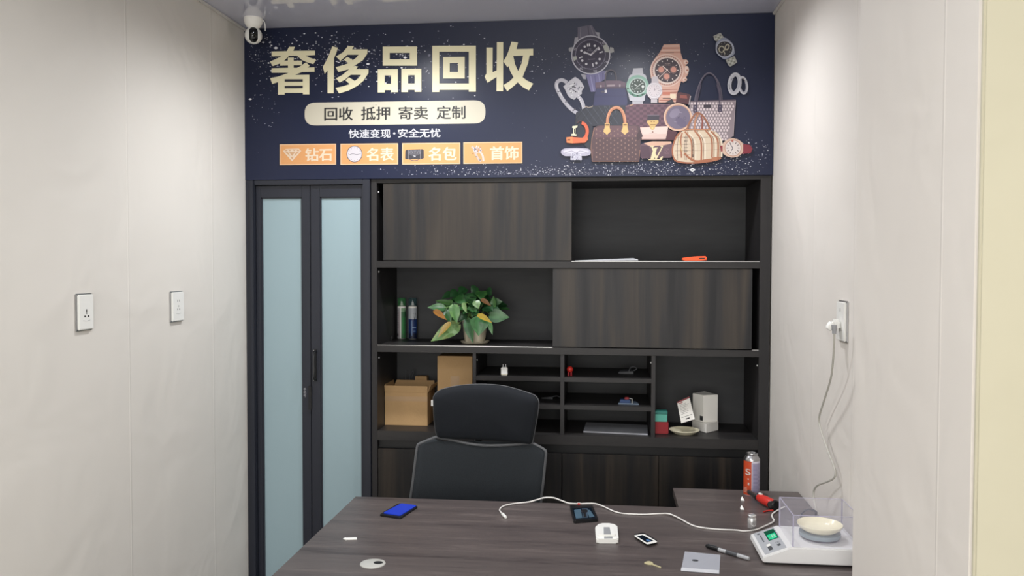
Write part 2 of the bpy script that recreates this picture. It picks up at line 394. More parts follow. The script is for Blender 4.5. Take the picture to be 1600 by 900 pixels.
# ================================================================== banner
YF = YB-.012
ban = thing('banner', (-.45, YB, 1.99), 'wide dark navy banner with gold and white Chinese writing and printed luxury goods', 'banner')
MB().box(XL+.001, XR-.003, YF, YB+.004, 1.987, ZC-.002).build('banner_sheet', M_BANNER, ban)
bm_ = lambda u, v, n: atY(u, v, YF-.0008-n*2.5e-5)
gold = (232, 225, 190)
A1 = dict(ox=415, oy=60, sc=9.58); A2 = dict(ox=500, oy=60, sc=9.58); A3 = dict(ox=755, oy=55, sc=9.58); A4 = dict(ox=585, oy=60, sc=9.41)
def glyph(kw, polys):
    # a dark halo line behind the gold, as printed, then the strokes
    i = Ink(bm_, k=1.0, **kw)
    for p in polys:
        cx = sum(q[0] for q in p)/len(p); cyy = sum(q[1] for q in p)/len(p)
        i.poly((20, 20, 26), [(x+6, y+7) for x, y in p])
    for p in polys: i.poly(gold, p)
    i.build('headline_character', ban)
glyph(A1, [[(350,125),(440,125),(413,186),(738,183),(738,250),(600,257),(650,285),(755,320),(715,385),(620,358),(545,325),(470,260),(350,262),(280,332),(210,378),(105,415),(65,348),(150,310),(238,268),(90,268),(90,196),(320,190)],
  [(215,408),(215,375),(275,335),(333,333),(333,288),(420,288),(420,335),(545,333),(545,402),(420,402),(420,440),(470,440),(520,415),(605,358),(660,410),(630,436),(732,432),(732,500),(545,504),(440,546),(655,544),(655,838),(558,838),(558,545+270),(285,815),(285,842),(185,842),(185,655),(100,682),(68,596),(190,570),(345,515),(90,515),(90,446),(335,440),(335,405)]])
# the dark slots of the last character part are laid on top as ground colour
i = Ink(bm_, **A1); i.n = 60
i.poly((44, 46, 62), [(285,612),(556,612),(556,650),(285,650)]); i.poly((44, 46, 62), [(285,710),(556,708),(556,745),(285,747)]); i.build('headline_counter', ban)
glyph(A2, [[(185,118),(268,140),(240,230),(210,295),(205,822),(112,822),(112,480),(70,532),(42,425),(85,350),(125,270)],
  [(420,115),(508,115),(480,163),(712,163),(708,230),(640,330),(510,412),(440,460),(275,503),(235,430),(360,395),(425,372),(355,318),(410,275),(492,326),(540,290),(578,245),(410,245),(360,290),(303,338),(240,272),(340,210)],
  [(515,412),(570,420),(540,460),(727,462),(725,520),(650,635),(560,710),(430,780),(285,825),(232,740),(340,718),(445,685),(380,628),(435,583),(520,636),(570,600),(615,545),(460,545),(370,620),(293,662),(238,598),(330,550),(440,458),(480,430)]])
def frame(o, h, notch=None):
    (a, b, c, d), (e, f_, g, j) = o, h
    return [[(a, b), (c, b-3), (c, f_), (a, f_)], [(a, j), (c, j), (c, notch[1] if notch else d), (a, notch[1] if notch else d)], [(a, f_), (e, f_), (e, j), (a, j)], [(g, f_), (c, f_), (c, j), (g, j)]] + \
        ([[(a, notch[1]), (e, notch[1]), (e, d), (a, d)], [(g, notch[1]), (c, notch[1]), (c, d-4), (g, d-4)]] if notch else [])
glyph(A4, frame((122,120,628,400), (225,213,520,307)) + frame((50,455,345,795), (150,545,245,668), (0, 760)) + frame((397,449,690,790), (495,540,592,664), (0, 756)))
glyph(A4, frame((850,110,1492,788), (955,195,1388,664), (0, 756)) + frame((1010,274,1328,588), (1108,362,1230,495)))
glyph(A3, [[(48,185),(143,185),(140,555),(202,525),(202,625),(65,712),(20,620),(48,575)], [(205,105),(300,105),(298,838),(198,838)],
  [(425,97),(520,110),(498,208),(748,203),(748,302),(450,310),(375,465),(365,482),(300,392),(340,330),(375,250)],
  [(598,300),(695,300),(672,420),(590,628),(480,742),(360,840),(302,748),(400,685),(470,615),(523,537),(575,420)],
  [(378,460),(450,308),(475,430),(523,537),(590,628),(650,675),(748,725),(685,828),(590,775),(520,710),(455,630),(410,550)]])
i = Ink(bm_)
i.poly((226, 219, 198), [p for p in rpoly([(476, 160.5), (758.5, 156.5), (758.5, 192.8), (476, 196.3)], 18, 8)])
o = i.build('oval_panel', ban)
for t, x0, x1, y in (('回收', 507, 551, 168), ('抵押', 564.5, 609, 167.2), ('寄卖', 623, 668.5, 166.6), ('定制', 682.5, 727, 165.8)):
    i = Ink(bm_); i.n = 4; i.text((28, 26, 30), t, x0, y, x1, y+20.3, .02, -.6); i.build('panel_word', o)
i = Ink(bm_); i.text((225, 226, 232), '快速变现', 545, 202.3, 610, 215.8, .022, -.5); i.text((225, 226, 232), '安全无忧', 622, 201.2, 688, 214.8, .022, -.5); i.ell((225, 226, 232), 616, 208.4, 1.7)
i.build('tagline_writing', ban)
tiles = ((437, 525, 225.5, 258, '钻石', 477.3, 518.7), (532, 622, 224.7, 257.6, '名表', 573.3, 614.8), (628.3, 719, 223.7, 257, '名包', 670, 712.8), (724, 816, 222.4, 256, '首饰', 766.3, 809.8))
for n, (x0, x1, y0, y1, t, tx0, tx1) in enumerate(tiles):
    i = Ink(bm_); i.rect((14, 14, 20), x0-.8, y0-.8, x1+.8, y1+1, -1); i.rect((250, 214, 178), x0, y0, x1, y1, -.9); i.rect((244, 176, 112), x0+1.2, y0+1.2, x1-1.2, y1-1.2, -.9)
    tile = i.build('category_tile', ban)
    i = Ink(bm_); i.n = 5; i.text((252, 232, 205), t, tx0, y0+6.6, tx1, y1-6.2, .03, -.5); i.build('tile_writing', tile)
    i = Ink(bm_); i.n = 5
    if n == 0:
        i.ox, i.oy, i.sc = 430, 215, 16; cc = (250, 226, 200)
        i.poly(cc, [(270,285),(590,275),(650,335),(420,592),(195,340)]); i.n += 1
        dk = (226, 178, 132)
        for q in ([(235,318),(300,300),(310,335),(240,345)], [(320,300),(410,297),(365,340)], [(425,297),(520,295),(475,338)], [(535,295),(585,300),(610,335),(545,335)], [(250,362),(320,362),(380,470)], [(345,362),(500,360),(422,460)], [(520,360),(600,355),(470,470)], [(385,480),(422,480),(460,480),(422,550)]): i.poly(dk, q)
        i.line(cc, [(330,365),(422,470),(510,362)], 16)
    elif n == 1:
        i.ell((92, 84, 92), 553.9, 240.7, 12.4, 13); i.ell((228, 222, 228), 553.9, 240.7, 11.3, 12)
        i.line((120, 116, 126), [(546, 242), (551, 240.4), (557, 241.6), (562, 240.6)], .7, True)
        for a in range(12): t_ = math.radians(a*30); i.ell((110, 104, 116), 553.9+9.3*math.cos(t_), 240.7+9.8*math.sin(t_), .45, n=6)
    elif n == 2:
        i.ring((110, 104, 110), 647.5, 243, 11, 8, 1, a0=0, a1=180); i.poly((60, 58, 66), rpoly([(633.5, 234), (662, 233), (662.3, 248), (633, 249)], 2.5)); i.poly((96, 94, 102), [(637,234.6),(658,233.8),(658,240),(647.5,245),(637,240.5)])
        for a in range(5):
            i.line((140, 138, 146), [(639+a*4, 235), (642+a*3.6, 240.5)], .5); i.line((140, 138, 146), [(642+a*4, 235), (639+a*4, 240.5)], .5)
        i.ring((225, 225, 228), 646.6, 244.3, 1, 1, .5); i.ring((225, 225, 228), 648.2, 244.3, 1, 1, .5)
        i.line((150, 146, 150), [(638, 234), (638, 249)], 1); i.line((150, 146, 150), [(657, 233), (657, 248.5)], 1)
    else:
        i.line((214, 196, 186), [(737, 229), (741, 233), (743, 240), (748, 249), (752, 252)], 3.2, True); i.line((226, 212, 206), [(749, 236), (754, 243), (755.5, 252)], 3, True)
        for k in range(46):
            a = random.random()*6.28; r = random.random()**.5*7; i.ell(random.choice([(232, 230, 236), (200, 198, 210), (120, 116, 130), (240, 238, 242)]), 746.5+r*math.cos(a), 233.5+r*math.sin(a)*.8, .9, n=6)
        for p in ((739, 240), (744, 245), (750, 250)): i.ell((70, 60, 60), p[0], p[1], .8, n=6)
    i.build('tile_picture', tile)

# star specks of the printed sky: uncountable
i = Ink(bm_, k=1.0)
def speck(x, y, s, c):
    i.n = 0
    if 388 < x < 1203: i.poly(c, [(x-s*1.3, y), (x, y-s*.7), (x+s*1.3, y), (x, y+s*.7)])
cs = [(215, 215, 225), (160, 160, 175), (120, 120, 138), (235, 235, 240), (95, 96, 112)]
def top_ok(x, y): return y > 47-(x-384)*.0325
for _ in range(760):
    x = random.gauss(545, 120); y = random.gauss(90, 25)+(x-560)*.03
    if top_ok(x, y-2): speck(x, y, abs(random.gauss(.55, .4))+.3, random.choice(cs))
for _ in range(200):
    x = random.uniform(800, 1110); y = random.gauss(92, 14)-(x-950)*.06
    if top_ok(x, y-2): speck(x, y, random.uniform(.25, .7), random.choice(cs))
for _ in range(90):
    x = random.uniform(390, 440); y = random.uniform(50, 200)
    if top_ok(x, y-2): speck(x, y, random.uniform(.2, .7), random.choice(cs))
for _ in range(950):
    x = random.triangular(560, 1203, 1080); y = 273.5-abs(random.gauss(0, 1))*(7+16*max(0, (x-850)/350))
    speck(x, y, random.uniform(.3, .95), random.choice(cs))
for _ in range(120): speck(random.uniform(1130, 1203), random.gauss(238, 12), random.uniform(.3, 1), random.choice(cs))
for _ in range(60): speck(random.uniform(390, 1200), random.uniform(60, 270), random.uniform(.2, .5), random.choice(cs))
for (x, y, s) in ((431, 75, 3), (575, 100, 2.4), (391, 155, 2.2), (1082, 265.5, 4), (1082, 265.5, 2), (633, 90, 2.6), (637, 137, 1.5)): speck(x, y, s, (240, 240, 245))
tag(i.build('star_specks', ban), kind='stuff')

# printed goods ------------------------------------------------------
def P(ox, oy, sc): return Ink(bm_, ox, oy, sc)
LAYER = [0]
def start(ox, oy, sc):
    i = Ink(bm_, ox, oy, sc); i.n = LAYER[0]; return i
def done(i, name, label=None):
    LAYER[0] = i.n+2; o = i.build(name, ban)
    if label: o['label'] = label
LAYER[0] = 3
# steel sports watch, top left
i = start(850, 30, 7.5)
i.poly((104, 100, 118), [(395,95),(470,80),(560,68),(612,150),(650,210),(390,240),(395,160)])
i.line((140, 136, 150), [(430,92),(425,220)], 8); i.line((70, 66, 84), [(515,80),(530,215)], 10); i.line((140, 136, 150), [(545,75),(590,200)], 7)
i.poly((120, 116, 158), [(490,650),(730,600),(720,700),(620,760),(600,850),(550,852)])
i.line((160, 156, 196), [(545,660),(580,845)], 9); i.line((160, 156, 196), [(640,640),(655,740)], 7); i.line((92, 88, 130), [(595,660),(612,790)], 8); i.line((92, 88, 130), [(690,630),(690,710)], 8)
i.poly((170, 168, 178), [(360,215),(400,210),(400,290),(350,300)]); i.poly((170, 168, 178), [(600,150),(650,155),(650,230)]); i.poly((170, 168, 178), [(430,640),(490,650),(492,705),(460,700)]); i.poly((170, 168, 178), [(740,590),(745,570),(720,660),(705,640)])
i.poly((168, 168, 172), rpoly([(290,335),(340,325),(345,385),(290,375)], 12)); i.poly((178, 178, 178), rpoly([(770,325),(815,335),(822,385),(775,400)], 12))
i.ell((196, 194, 206), 548, 418, 230); i.ell((62, 58, 78), 548, 418, 216); i.ell((140, 136, 156), 545, 412, 178, 176); i.ell((54, 48, 72), 545, 412, 172, 170)
i.poly((190, 192, 186), [(690,310),(735,292),(764,350),(768,388),(715,385)]); i.poly((190, 192, 186), [(335,440),(380,435),(385,470),(350,490)])
for a in range(60):
    if a % 5: t = math.radians(a*6); i.line((150, 146, 170), [(545+162*math.cos(t), 412+162*math.sin(t)), (545+170*math.cos(t), 412+170*math.sin(t))], 2.4)
for a in (30, 60, 120, 150, 210, 240, 300, 330):
    t = math.radians(a-5); i.ell((232, 230, 238), 545+118*math.cos(t), 418+118*math.sin(t), 14, n=14)
i.rect((232, 230, 238), 503,285,518,320); i.rect((232, 230, 238), 524,283,540,318); i.line((232, 230, 238), [(650,395),(690,380)], 14); i.line((232, 230, 238), [(412,455),(450,442)], 14); i.line((232, 230, 238), [(570,518),(576,555)], 14)
for a, tx in ((-45, '10'), (25, '20'), (75, '30'), (125, '40'), (200, '50')):
    t = math.radians(a); x = 548+196*math.cos(t); y = 418+196*math.sin(t); i.text((196, 194, 206), tx, x-22, y-14, x+22, y+14)
i.line((226, 224, 232), [(550,418),(645,328)], 18); i.line((54, 48, 72), [(570,398),(632,342)], 6); i.line((226, 224, 232), [(550,418),(475,388)], 16); i.ell((226, 224, 232), 476,390,15, n=12); i.ell((226, 224, 232), 548,416,12, n=12)
i.ring((150, 146, 160), 535, 350, 14, 10, 4); i.text((150, 146, 160), 'OMEGA', 505, 362, 572, 376); i.text((150, 146, 160), 'Seamaster', 515, 462, 600, 480, sl=-8)
done(i, 'printed_watch', 'printed steel sports watch with dark dial and grey strap')
# solitaire ring
i = start(860, 100, 10)
i.line((196, 194, 204), [(260,290),(180,250),(110,280),(95,350),(130,440),(200,560),(300,680),(420,765),(500,750),(520,690),(490,580),(430,500)], 56, True)
i.line((236, 234, 240), [(105,300),(110,380),(180,500)], 14, True); i.line((90, 88, 100), [(110,435),(160,425)], 12); i.line((90, 88, 100), [(345,735),(395,700)], 16); i.line((120, 118, 130), [(230,600),(260,580)], 20)
i.poly((206, 204, 212), [(385,200),(450,240),(490,290),(530,360),(490,420),(490,470),(440,490),(370,560),(310,530),(270,490),(230,400),(200,350),(290,270)])
for k in range(70):
    x = random.gauss(370, 70); y = random.gauss(370, 75)
    if abs(x-370)+abs(y-375) < 150: i.poly(random.choice([(240, 240, 242), (170, 168, 180), (110, 108, 120), (225, 222, 228), (60, 58, 68)]), [(x-14, y), (x, y-12), (x+12, y+2), (x-2, y+12)])
for k in range(7): i.ell((236, 234, 240), 440+k*12, 490+k*34, 12, n=10)
done(i, 'printed_ring', 'printed diamond ring standing at the left')
# blue handbag
i = start(860, 100, 10)
i.line((88, 82, 92), [(850,380),(865,180),(900,110),(950,95),(1000,120),(1025,190),(1025,300)], 22, True)
i.poly((112, 92, 108), [(700,290),(850,270),(880,255),(1080,258),(1180,290),(1170,370),(710,385)])
i.poly((84, 68, 86), [(715,365),(1165,350),(1165,385),(715,395)]); i.rect((176, 160, 166), 890,325,1010,352, -4); i.line((190, 176, 180), [(790,330),(790,365)], 20); i.line((190, 176, 180), [(1085,320),(1085,355)], 20)
i.poly((58, 60, 100), [(715,385),(1165,380),(1190,450),(1205,600),(1190,650),(670,650),(690,480)])
i.line((46, 46, 82), [(700,500),(1190,500)], 5); i.line((88, 82, 92), [(855,260),(865,400)], 18); i.rect((226, 222, 224), 848,405,884,450); i.ell((88, 84, 96), 820,435,32,14)
done(i, 'printed_handbag', 'printed blue handbag with single handle')
# quilted black bag behind
i = start(860, 170, 10)
i.poly((50, 54, 66), [(400,60),(560,-30),(760,-55),(1170,-55),(1180,260),(660,270),(630,640),(600,640),(380,400)])
for k in range(9):
    i.line((84, 90, 104), [(440+k*105,-30-k*3),(640+k*105,240)] if k < 5 else [(440+k*80,-50),(540+k*70,100)], 7); i.line((34, 38, 48), [(560+k*110,-35),(380+k*110,190)] if k < 6 else [(1150,-20),(1000,150)], 7)
i.line((196, 180, 160), [(540,-20),(560,-40),(590,-20),(650,-35),(660,-50)], 10, True)
done(i, 'printed_handbag', 'printed quilted black bag')
# green-bezel watch
i = start(970, 60, 10)
i.poly((206, 206, 214), [(195,468),(338,462),(352,555),(390,575),(430,720),(430,800),(380,900),(375,970),(345,985),(345,1030),(180,1030),(180,980),(140,970),(110,850),(80,750),(135,580),(178,555)])
for k in range(4): i.line((166, 166, 176), [(190-k*2,485+k*18),(342+k*3,482+k*18)], 3)
i.ell((148, 190, 172), 262, 745, 178, 172); i.ell((92, 140, 120), 262, 745, 178, 172, a0=40, a1=150); i.ell((196, 214, 208), 265, 748, 136, 132); i.ell((66, 82, 74), 265, 748, 120, 116)
for a in range(0, 360, 30):
    t = math.radians(a); i.ell((226, 232, 228), 265+92*math.cos(t), 748+90*math.sin(t), 10, n=10)
i.line((230, 234, 232), [(265,750),(215,720)], 12); i.line((230, 234, 232), [(265,750),(335,695)], 9); i.line((230, 234, 232), [(265,750),(200,805)], 4); i.ell((230, 234, 232), 345,752,22, n=12)
for a in (20, 60, 90, 120, 165): t = math.radians(a); i.rect((52, 66, 60), 262+156*math.cos(t)-14, 745+152*math.sin(t)-9, 262+156*math.cos(t)+14, 745+152*math.sin(t)+9)
i.text((190, 200, 196), 'ROLEX', 232, 772, 300, 786); i.text((170, 180, 176), 'SUBMARINER', 228, 790, 304, 800)
for y in (985, 1005): i.line((150, 150, 160), [(185,y),(345,y)], 4)
done(i, 'printed_watch', 'printed silver watch with green bezel')
# rose gold chronograph
i = start(970, 60, 10)
rg, rgd, rgl = (226, 178, 160), (176, 110, 92), (244, 214, 200)
i.poly(rg, [(672,95),(918,88),(928,150),(935,225),(970,330),(1030,330),(1052,390),(1010,420),(1060,480),(1055,550),(1020,610),(1025,650),(980,690),(940,670),(900,800),(880,850),(860,1000),(590,1000),(590,940),(640,740),(470,620),(455,480),(520,330),(600,230),(640,160)])
for y, x0, x1 in ((155, 650, 920), (222, 620, 935), (120, 660, 918), (190, 636, 930)): i.line(rgd if y in (155, 222) else rgl, [(x0,y),(x1,y-4)], 10)
i.line((120, 88, 80), [(700,222),(830,222)], 8)
for y in (800, 845, 905, 965): i.line(rgd if y != 905 else (232, 196, 176), [(600,y+5),(885,y-5)], 14)
i.rect((206, 124, 100), 650, 835, 770, 880); i.rect((246, 226, 196), 770, 870, 860, 940); i.rect((110, 84, 76), 655, 930, 780, 945)
i.ell(rgl, 720, 500, 262, 255); i.ell((214, 164, 148), 722, 500, 246, 240); i.ell((240, 218, 208), 722, 500, 222, 218)
for k in range(40):
    t = math.radians(k*9); i.rect((150, 108, 98), 722+226*math.cos(t)-5, 500+222*math.sin(t)-9, 722+226*math.cos(t)+5, 500+222*math.sin(t)+9)
i.ell((66, 50, 60), 728, 498, 196, 190)
for a in range(0, 360, 30):
    t = math.radians(a); i.line((240, 228, 222), [(728+150*math.cos(t), 498+148*math.sin(t)), (728+176*math.cos(t), 498+172*math.sin(t))], 14)
for x, y in ((630, 488), (825, 488), (715, 595)): i.ell((208, 160, 148), x, y, 54, 56); i.ell((66, 50, 60), x, y, 50, 52); i.ell((226, 158, 140), x, y, 42, 44)
i.line((246, 222, 212), [(725,495),(655,430)], 14); i.line((246, 222, 212), [(725,495),(600,612)], 10); i.line((246, 222, 212), [(725,495),(770,540)], 5); i.ell((246, 222, 212), 725,495,14, n=12)
i.text((200, 176, 170), 'ROLEX', 690, 385, 775, 402); i.text((170, 146, 142), 'DAYTONA', 680, 410, 785, 424)
for (x, y) in ((1020, 370), (1030, 490), (1000, 640)): i.ell(rgl, x, y, 34, 32 if y != 490 else 60); i.ell(rgd, x+8, y+6, 16, 12)
done(i, 'printed_watch', 'printed rose gold chronograph')
# small white lady's watch
i = start(970, 60, 10)
i.poly((214, 206, 212), [(480,600),(575,592),(590,690),(640,750),(650,850),(600,920),(570,950),(570,1010),(470,1010),(470,950),(420,900),(400,810),(430,730),(480,690)])
for k in range(5): i.line((176, 168, 176), [(482,615+k*17),(578,612+k*17)], 4)
for k in range(4): i.line((150, 142, 150), [(472,940+k*18),(570,938+k*18)], 4)
i.ell((232, 226, 230), 522, 815, 122, 120); i.ell((196, 188, 196), 522, 815, 100, 98); i.ell((230, 220, 224), 522, 815, 94, 92)
for a in range(0, 360, 30): t = math.radians(a); i.line((120, 112, 124), [(522+64*math.cos(t), 815+62*math.sin(t)), (522+82*math.cos(t), 815+80*math.sin(t))], 6)
i.line((90, 84, 100), [(522,815),(530,770)], 6); i.line((90, 84, 100), [(522,815),(570,785)], 4); i.ell((206, 198, 206), 628, 812, 20)
done(i, 'printed_watch', 'printed small white watch')
# brown checked bag
i = start(970, 130, 10)
i.poly((112, 78, 92), [(75,360),(180,325),(760,325),(850,380),(850,690),(120,690),(70,500)])
for r in range(9):
    for c_ in range(14):
        if (r+c_) % 2:
            x = 75+c_*55; y = 335+r*40
            if not (y > 560 and 400 < x < 540): i.poly((88, 58, 74), [(x,y),(x+55,y),(x+55,y+40),(x,y+40)], step=False)
i.n += 1
i.line((150, 116, 126), [(75,362),(180,328),(760,328)], 8); i.rect((54, 48, 62), 415,505,600,580); i.line((130, 128, 140), [(415,500),(600,500)], 7)
i.poly((226, 196, 186), [(300,690),(745,670),(715,820),(700,880),(330,880)]); i.poly((238, 214, 204), [(320,700),(735,682),(710,790),(335,800)]); i.line((120, 84, 80), [(320,880),(700,880)], 14)
i.poly((222, 186, 120), rpoly([(410,580),(590,572),(590,620),(550,650),(520,730),(470,730),(440,650),(408,620)], 24)); i.ell((150, 110, 60), 478,600,14,8); i.ell((150, 110, 60), 520,600,14,8); i.line((150, 110, 60), [(460,648),(545,648)], 12); i.ell((240, 210, 150), 495,700,16)
i.ell((150, 110, 100), 498,762,12); i.text((170, 140, 136), 'LOUIS VUITTON', 440, 780, 560, 790)
i.line((222, 180, 130), [(140,352),(200,330)], 10)
done(i, 'printed_handbag', 'printed brown checked bag with gold clasp')
# tote bag
i = start(970, 130, 10)
i.line((82, 74, 92), [(1165,420),(1180,200),(1230,20),(1300,-110),(1380,-155),(1460,-110),(1520,20),(1555,200),(1560,430)], 24, True)
i.line((112, 104, 118), [(1140,420),(1165,200),(1230,0),(1300,-120),(1380,-165),(1460,-120),(1540,10),(1580,200),(1585,430)], 9, True)
i.poly((150, 136, 142), [(1085,290),(1795,268),(1780,500),(1760,820),(1660,910),(1560,880),(1100,880),(1040,600)])
for r in range(13):
    for c_ in range(15):
        x = 1110+c_*48+(r % 2)*24; y = 315+r*47
        if x < 1770-(r*9) and y < 880: i.n += 0; i.mb.col = L((196, 182, 184)); i.mb.face([i.P(x+q[0], y+q[1]) for q in ((-15,0),(-11,-15),(0,-20),(11,-15),(15,0),(11,15),(0,20),(-11,15))])
i.n += 1
i.line((92, 78, 92), [(1085,285),(1795,264)], 18); i.line((176, 162, 168), [(1795,268),(1778,500),(1758,830)], 8)
i.poly((62, 52, 64), rpoly([(1295,335),(1415,332),(1418,388),(1295,390)], 14)); i.rect((70, 60, 82), 1130,340,1195,465); i.rect((70, 60, 82), 1518,335,1582,450)
i.line((70, 60, 82), [(1180,350),(1215,170),(1250,20)], 20); i.line((70, 60, 82), [(1545,350),(1540,170),(1500,20)], 20)
for (x, y) in ((1163, 370), (1163, 430), (1550, 365), (1550, 425)): i.ell((170, 160, 176), x, y, 8, n=8)
done(i, 'printed_handbag', 'printed patterned tote bag with tall handles')
# dark dress watch
i = start(970, 130, 10)
i.poly((82, 40, 48), [(880,150),(930,140),(1080,175),(1095,210),(1070,330),(860,300)]); i.poly((150, 80, 72), [(930,180),(1030,190),(1040,240),(920,230)]); i.poly((50, 42, 50), [(700,300),(800,245),(830,300),(800,330)])
i.line((206, 196, 200), [(1090,200),(1065,340)], 12); i.poly((84, 44, 56), [(740,720),(880,760),(830,890),(700,890)])
i.ell((232, 196, 172), 892, 530, 222, 218); i.ell((196, 150, 124), 892, 530, 200, 197); i.ell((118, 108, 130), 895, 532, 188, 184); i.ell((140, 130, 152), 840, 470, 90, 60, -40); i.ell((106, 96, 122), 940, 610, 100, 60, 40)
i.line((60, 54, 76), [(890,545),(915,520)], 8); i.ring((80, 74, 96), 1000, 545, 20, 18, 5); i.line((190, 180, 196), [(905,450),(950,460)], 6); i.line((170, 160, 180), [(830,600),(880,610)], 4)
done(i, 'printed_watch', 'printed large round watch with purple grey dial')
# brown monogram bag
i = start(860, 170, 10)
for x0, x1 in ((885, 1165),):
    i.line((204, 138, 104), [(890,260),(900,130),(950,20),(1030,-20),(1100,10),(1150,110),(1170,260)], 46, True); i.line((232, 172, 134), [(885,240),(895,120),(950,5),(1030,-32),(1110,0),(1160,100),(1180,240)], 12, True)
i.poly((92, 70, 74), rpoly([(670,290),(760,258),(1380,262),(1420,360),(1390,820),(650,825),(628,600)], 40))
i.poly((110, 82, 88), rpoly([(700,300),(780,266),(1350,270),(1380,440),(690,450)], 30)); i.poly((74, 56, 62), [(1340,420),(1400,320),(1445,430),(1400,470),(1360,500)])
for r in range(7):
    for c_ in range(12):
        x = 720+c_*56; y = 320+r*72+(c_ % 2)*30
        if x < 1370 and y < 800:
            i.mb.col = L((136, 108, 98))
            if (r+c_) % 3: i.mb.face([i.P(x, y-16), i.P(x+5, y-4), i.P(x+16, y), i.P(x+5, y+4), i.P(x, y+16), i.P(x-5, y+4), i.P(x-16, y), i.P(x-5, y-4)])
            else: i.mb.face([i.P(x-10, y-14), i.P(x-4, y-14), i.P(x, y-3), i.P(x+6, y-14), i.P(x+11, y-14), i.P(x+3, y+6), i.P(x+14, y+14), i.P(x-12, y+14)])
i.n += 1
i.line((160, 120, 104), [(690,300),(650,450),(632,620),(655,820),(1385,820),(1400,640)], 10); i.line((150, 110, 104), [(665,630),(650,820)], 6)
for x in (888, 1168):
    i.rect((226, 186, 120), x-38, 222, x+38, 292); i.poly((232, 194, 128), [(x-38,290),(x+38,290),(x+52,355),(x-5,408),(x-62,355)]); i.rect((120, 84, 60), x-26, 240, x+26, 262)
done(i, 'printed_handbag', 'printed brown monogram bag with tan handles')
# orange belt
i = start(860, 170, 10)
i.ring((232, 110, 76), 480, 350, 95, 130, 50, 0, -85, 80); i.line((90, 60, 66), [(420,220),(470,185),(500,190)], 14, True)
i.poly((236, 124, 84), [(245,450),(340,440),(540,455),(580,430),(590,480),(540,530),(340,540),(255,530)]); i.poly((240, 150, 96), [(250,445),(345,435),(350,540),(260,530)]); i.rect((120, 60, 40), 265,475,310,495)
for a in ([(345,270),(425,262),(420,295),(395,298),(388,395),(410,398),(405,422),(325,420),(330,392),(352,390),(358,300),(340,298)],): i.poly((240, 236, 206), a); i.poly((50, 46, 52), [(370,310),(385,309),(380,385),(368,385)])
done(i, 'printed_belt', 'printed orange belt with pale buckle')
# lying ring
i = start(860, 170, 10)
i.poly((196, 192, 210), rpoly([(165,650),(220,618),(400,610),(590,620),(635,660),(625,720),(560,738),(220,742),(165,700)], 30)); i.poly((226, 224, 236), rpoly([(190,660),(300,630),(500,630),(610,660),(580,690),(230,700)], 30)); i.line((150, 146, 166), [(200,700),(330,660),(400,690),(470,660),(600,700)], 8, True)
i.poly((206, 204, 220), rpoly([(325,690),(480,690),(495,800),(310,800)], 14))
for k in range(24): x = random.uniform(330, 475); y = random.uniform(695, 795); i.poly(random.choice([(240, 240, 246), (120, 118, 140), (160, 158, 178)]), [(x-12, y), (x, y-10), (x+11, y), (x, y+11)])
done(i, 'printed_ring', 'printed diamond ring lying at lower left')
# belt with letter buckle
i = start(990, 180, 8.42)
i.poly((104, 78, 90), rpoly([(85,385),(200,350),(500,350),(520,400),(500,560),(90,570)], 24)); i.poly((222, 180, 156), rpoly([(130,370),(240,345),(495,345),(500,372),(380,400),(210,405)], 14)); i.poly((86, 62, 76), rpoly([(90,400),(200,405),(230,560),(100,560)], 20))
i.line((128, 98, 108), [(410,440),(460,510)], 6); i.line((128, 98, 108), [(460,440),(410,510)], 6); i.ring((128, 98, 108), 435, 475, 34, 34, 6)
lg = (240, 222, 178)
i.poly(lg, [(215,402),(275,402),(272,415),(256,418),(305,540),(370,418),(352,414),(352,402),(390,402),(386,414),(300,585),(288,585),(235,418),(215,414)])
i.poly(lg, [(275,425),(318,425),(318,436),(306,438),(268,575),(340,575),(372,540),(388,545),(368,590),(196,590),(198,577),(222,574),(262,438),(272,436)])
done(i, 'printed_belt', 'printed brown belt with pale letter buckle')
# checked boston bag
i = start(990, 180, 8.42)
i.line((160, 104, 78), [(705,200),(725,120),(790,10),(840,-30),(900,0),(960,80),(1010,200)], 24, True); i.line((196, 138, 104), [(800,215),(810,80),(850,-15)], 22, True); i.line((150, 84, 72), [(895,190),(905,90),(890,10)], 20, True)
i.poly((226, 206, 180), rpoly([(530,330),(620,215),(700,200),(1050,195),(1130,260),(1160,360),(1165,560),(1050,600),(800,630),(560,600),(505,520)], 60))
for (x0, x1, y0, y1, xo) in ((735, 800, 215, 600, 40), (860, 960, 200, 590, 60), (1000, 1100, 195, 560, 50), (1080, 1150, 215, 560, 40)):
    i.line((178, 112, 80), [(x0-60,y0),(x0+25,(y0+y1)/2-60),(x0+30,y1)], 22, True)
    i.line((120, 82, 70), [(x0-30,y0),(x0+50,(y0+y1)/2-60),(x0+56,y1)], 8, True); i.line((240, 228, 206), [(x0-8,y0+20),(x0+76,(y0+y1)/2-50),(x0+80,y1-10)], 16, True)
for y in (285, 380, 465, 520): i.line((130, 100, 90), [(540,y+6),(740,y)], 4)
for y in (300, 385, 470): i.line((150, 120, 104), [(740,y),(1130,y-20)], 3)
for x in (575, 670, 690): i.line((110, 84, 80), [(x+20,250),(x,420),(x+5,590)], 5, True)
for k in range(16): i.rect((46, 38, 42), 665+(k % 3)*16, 290+(k//3)*44, 674+(k % 3)*16, 300+(k//3)*44); i.rect((46, 38, 42), 766, 310+k*17 if k < 14 else 540, 788, 316+k*17 if k < 14 else 546)
i.line((172, 106, 76), [(620,215),(560,290),(515,420),(520,540),(580,610),(800,628),(1050,598),(1150,565)], 20, True)
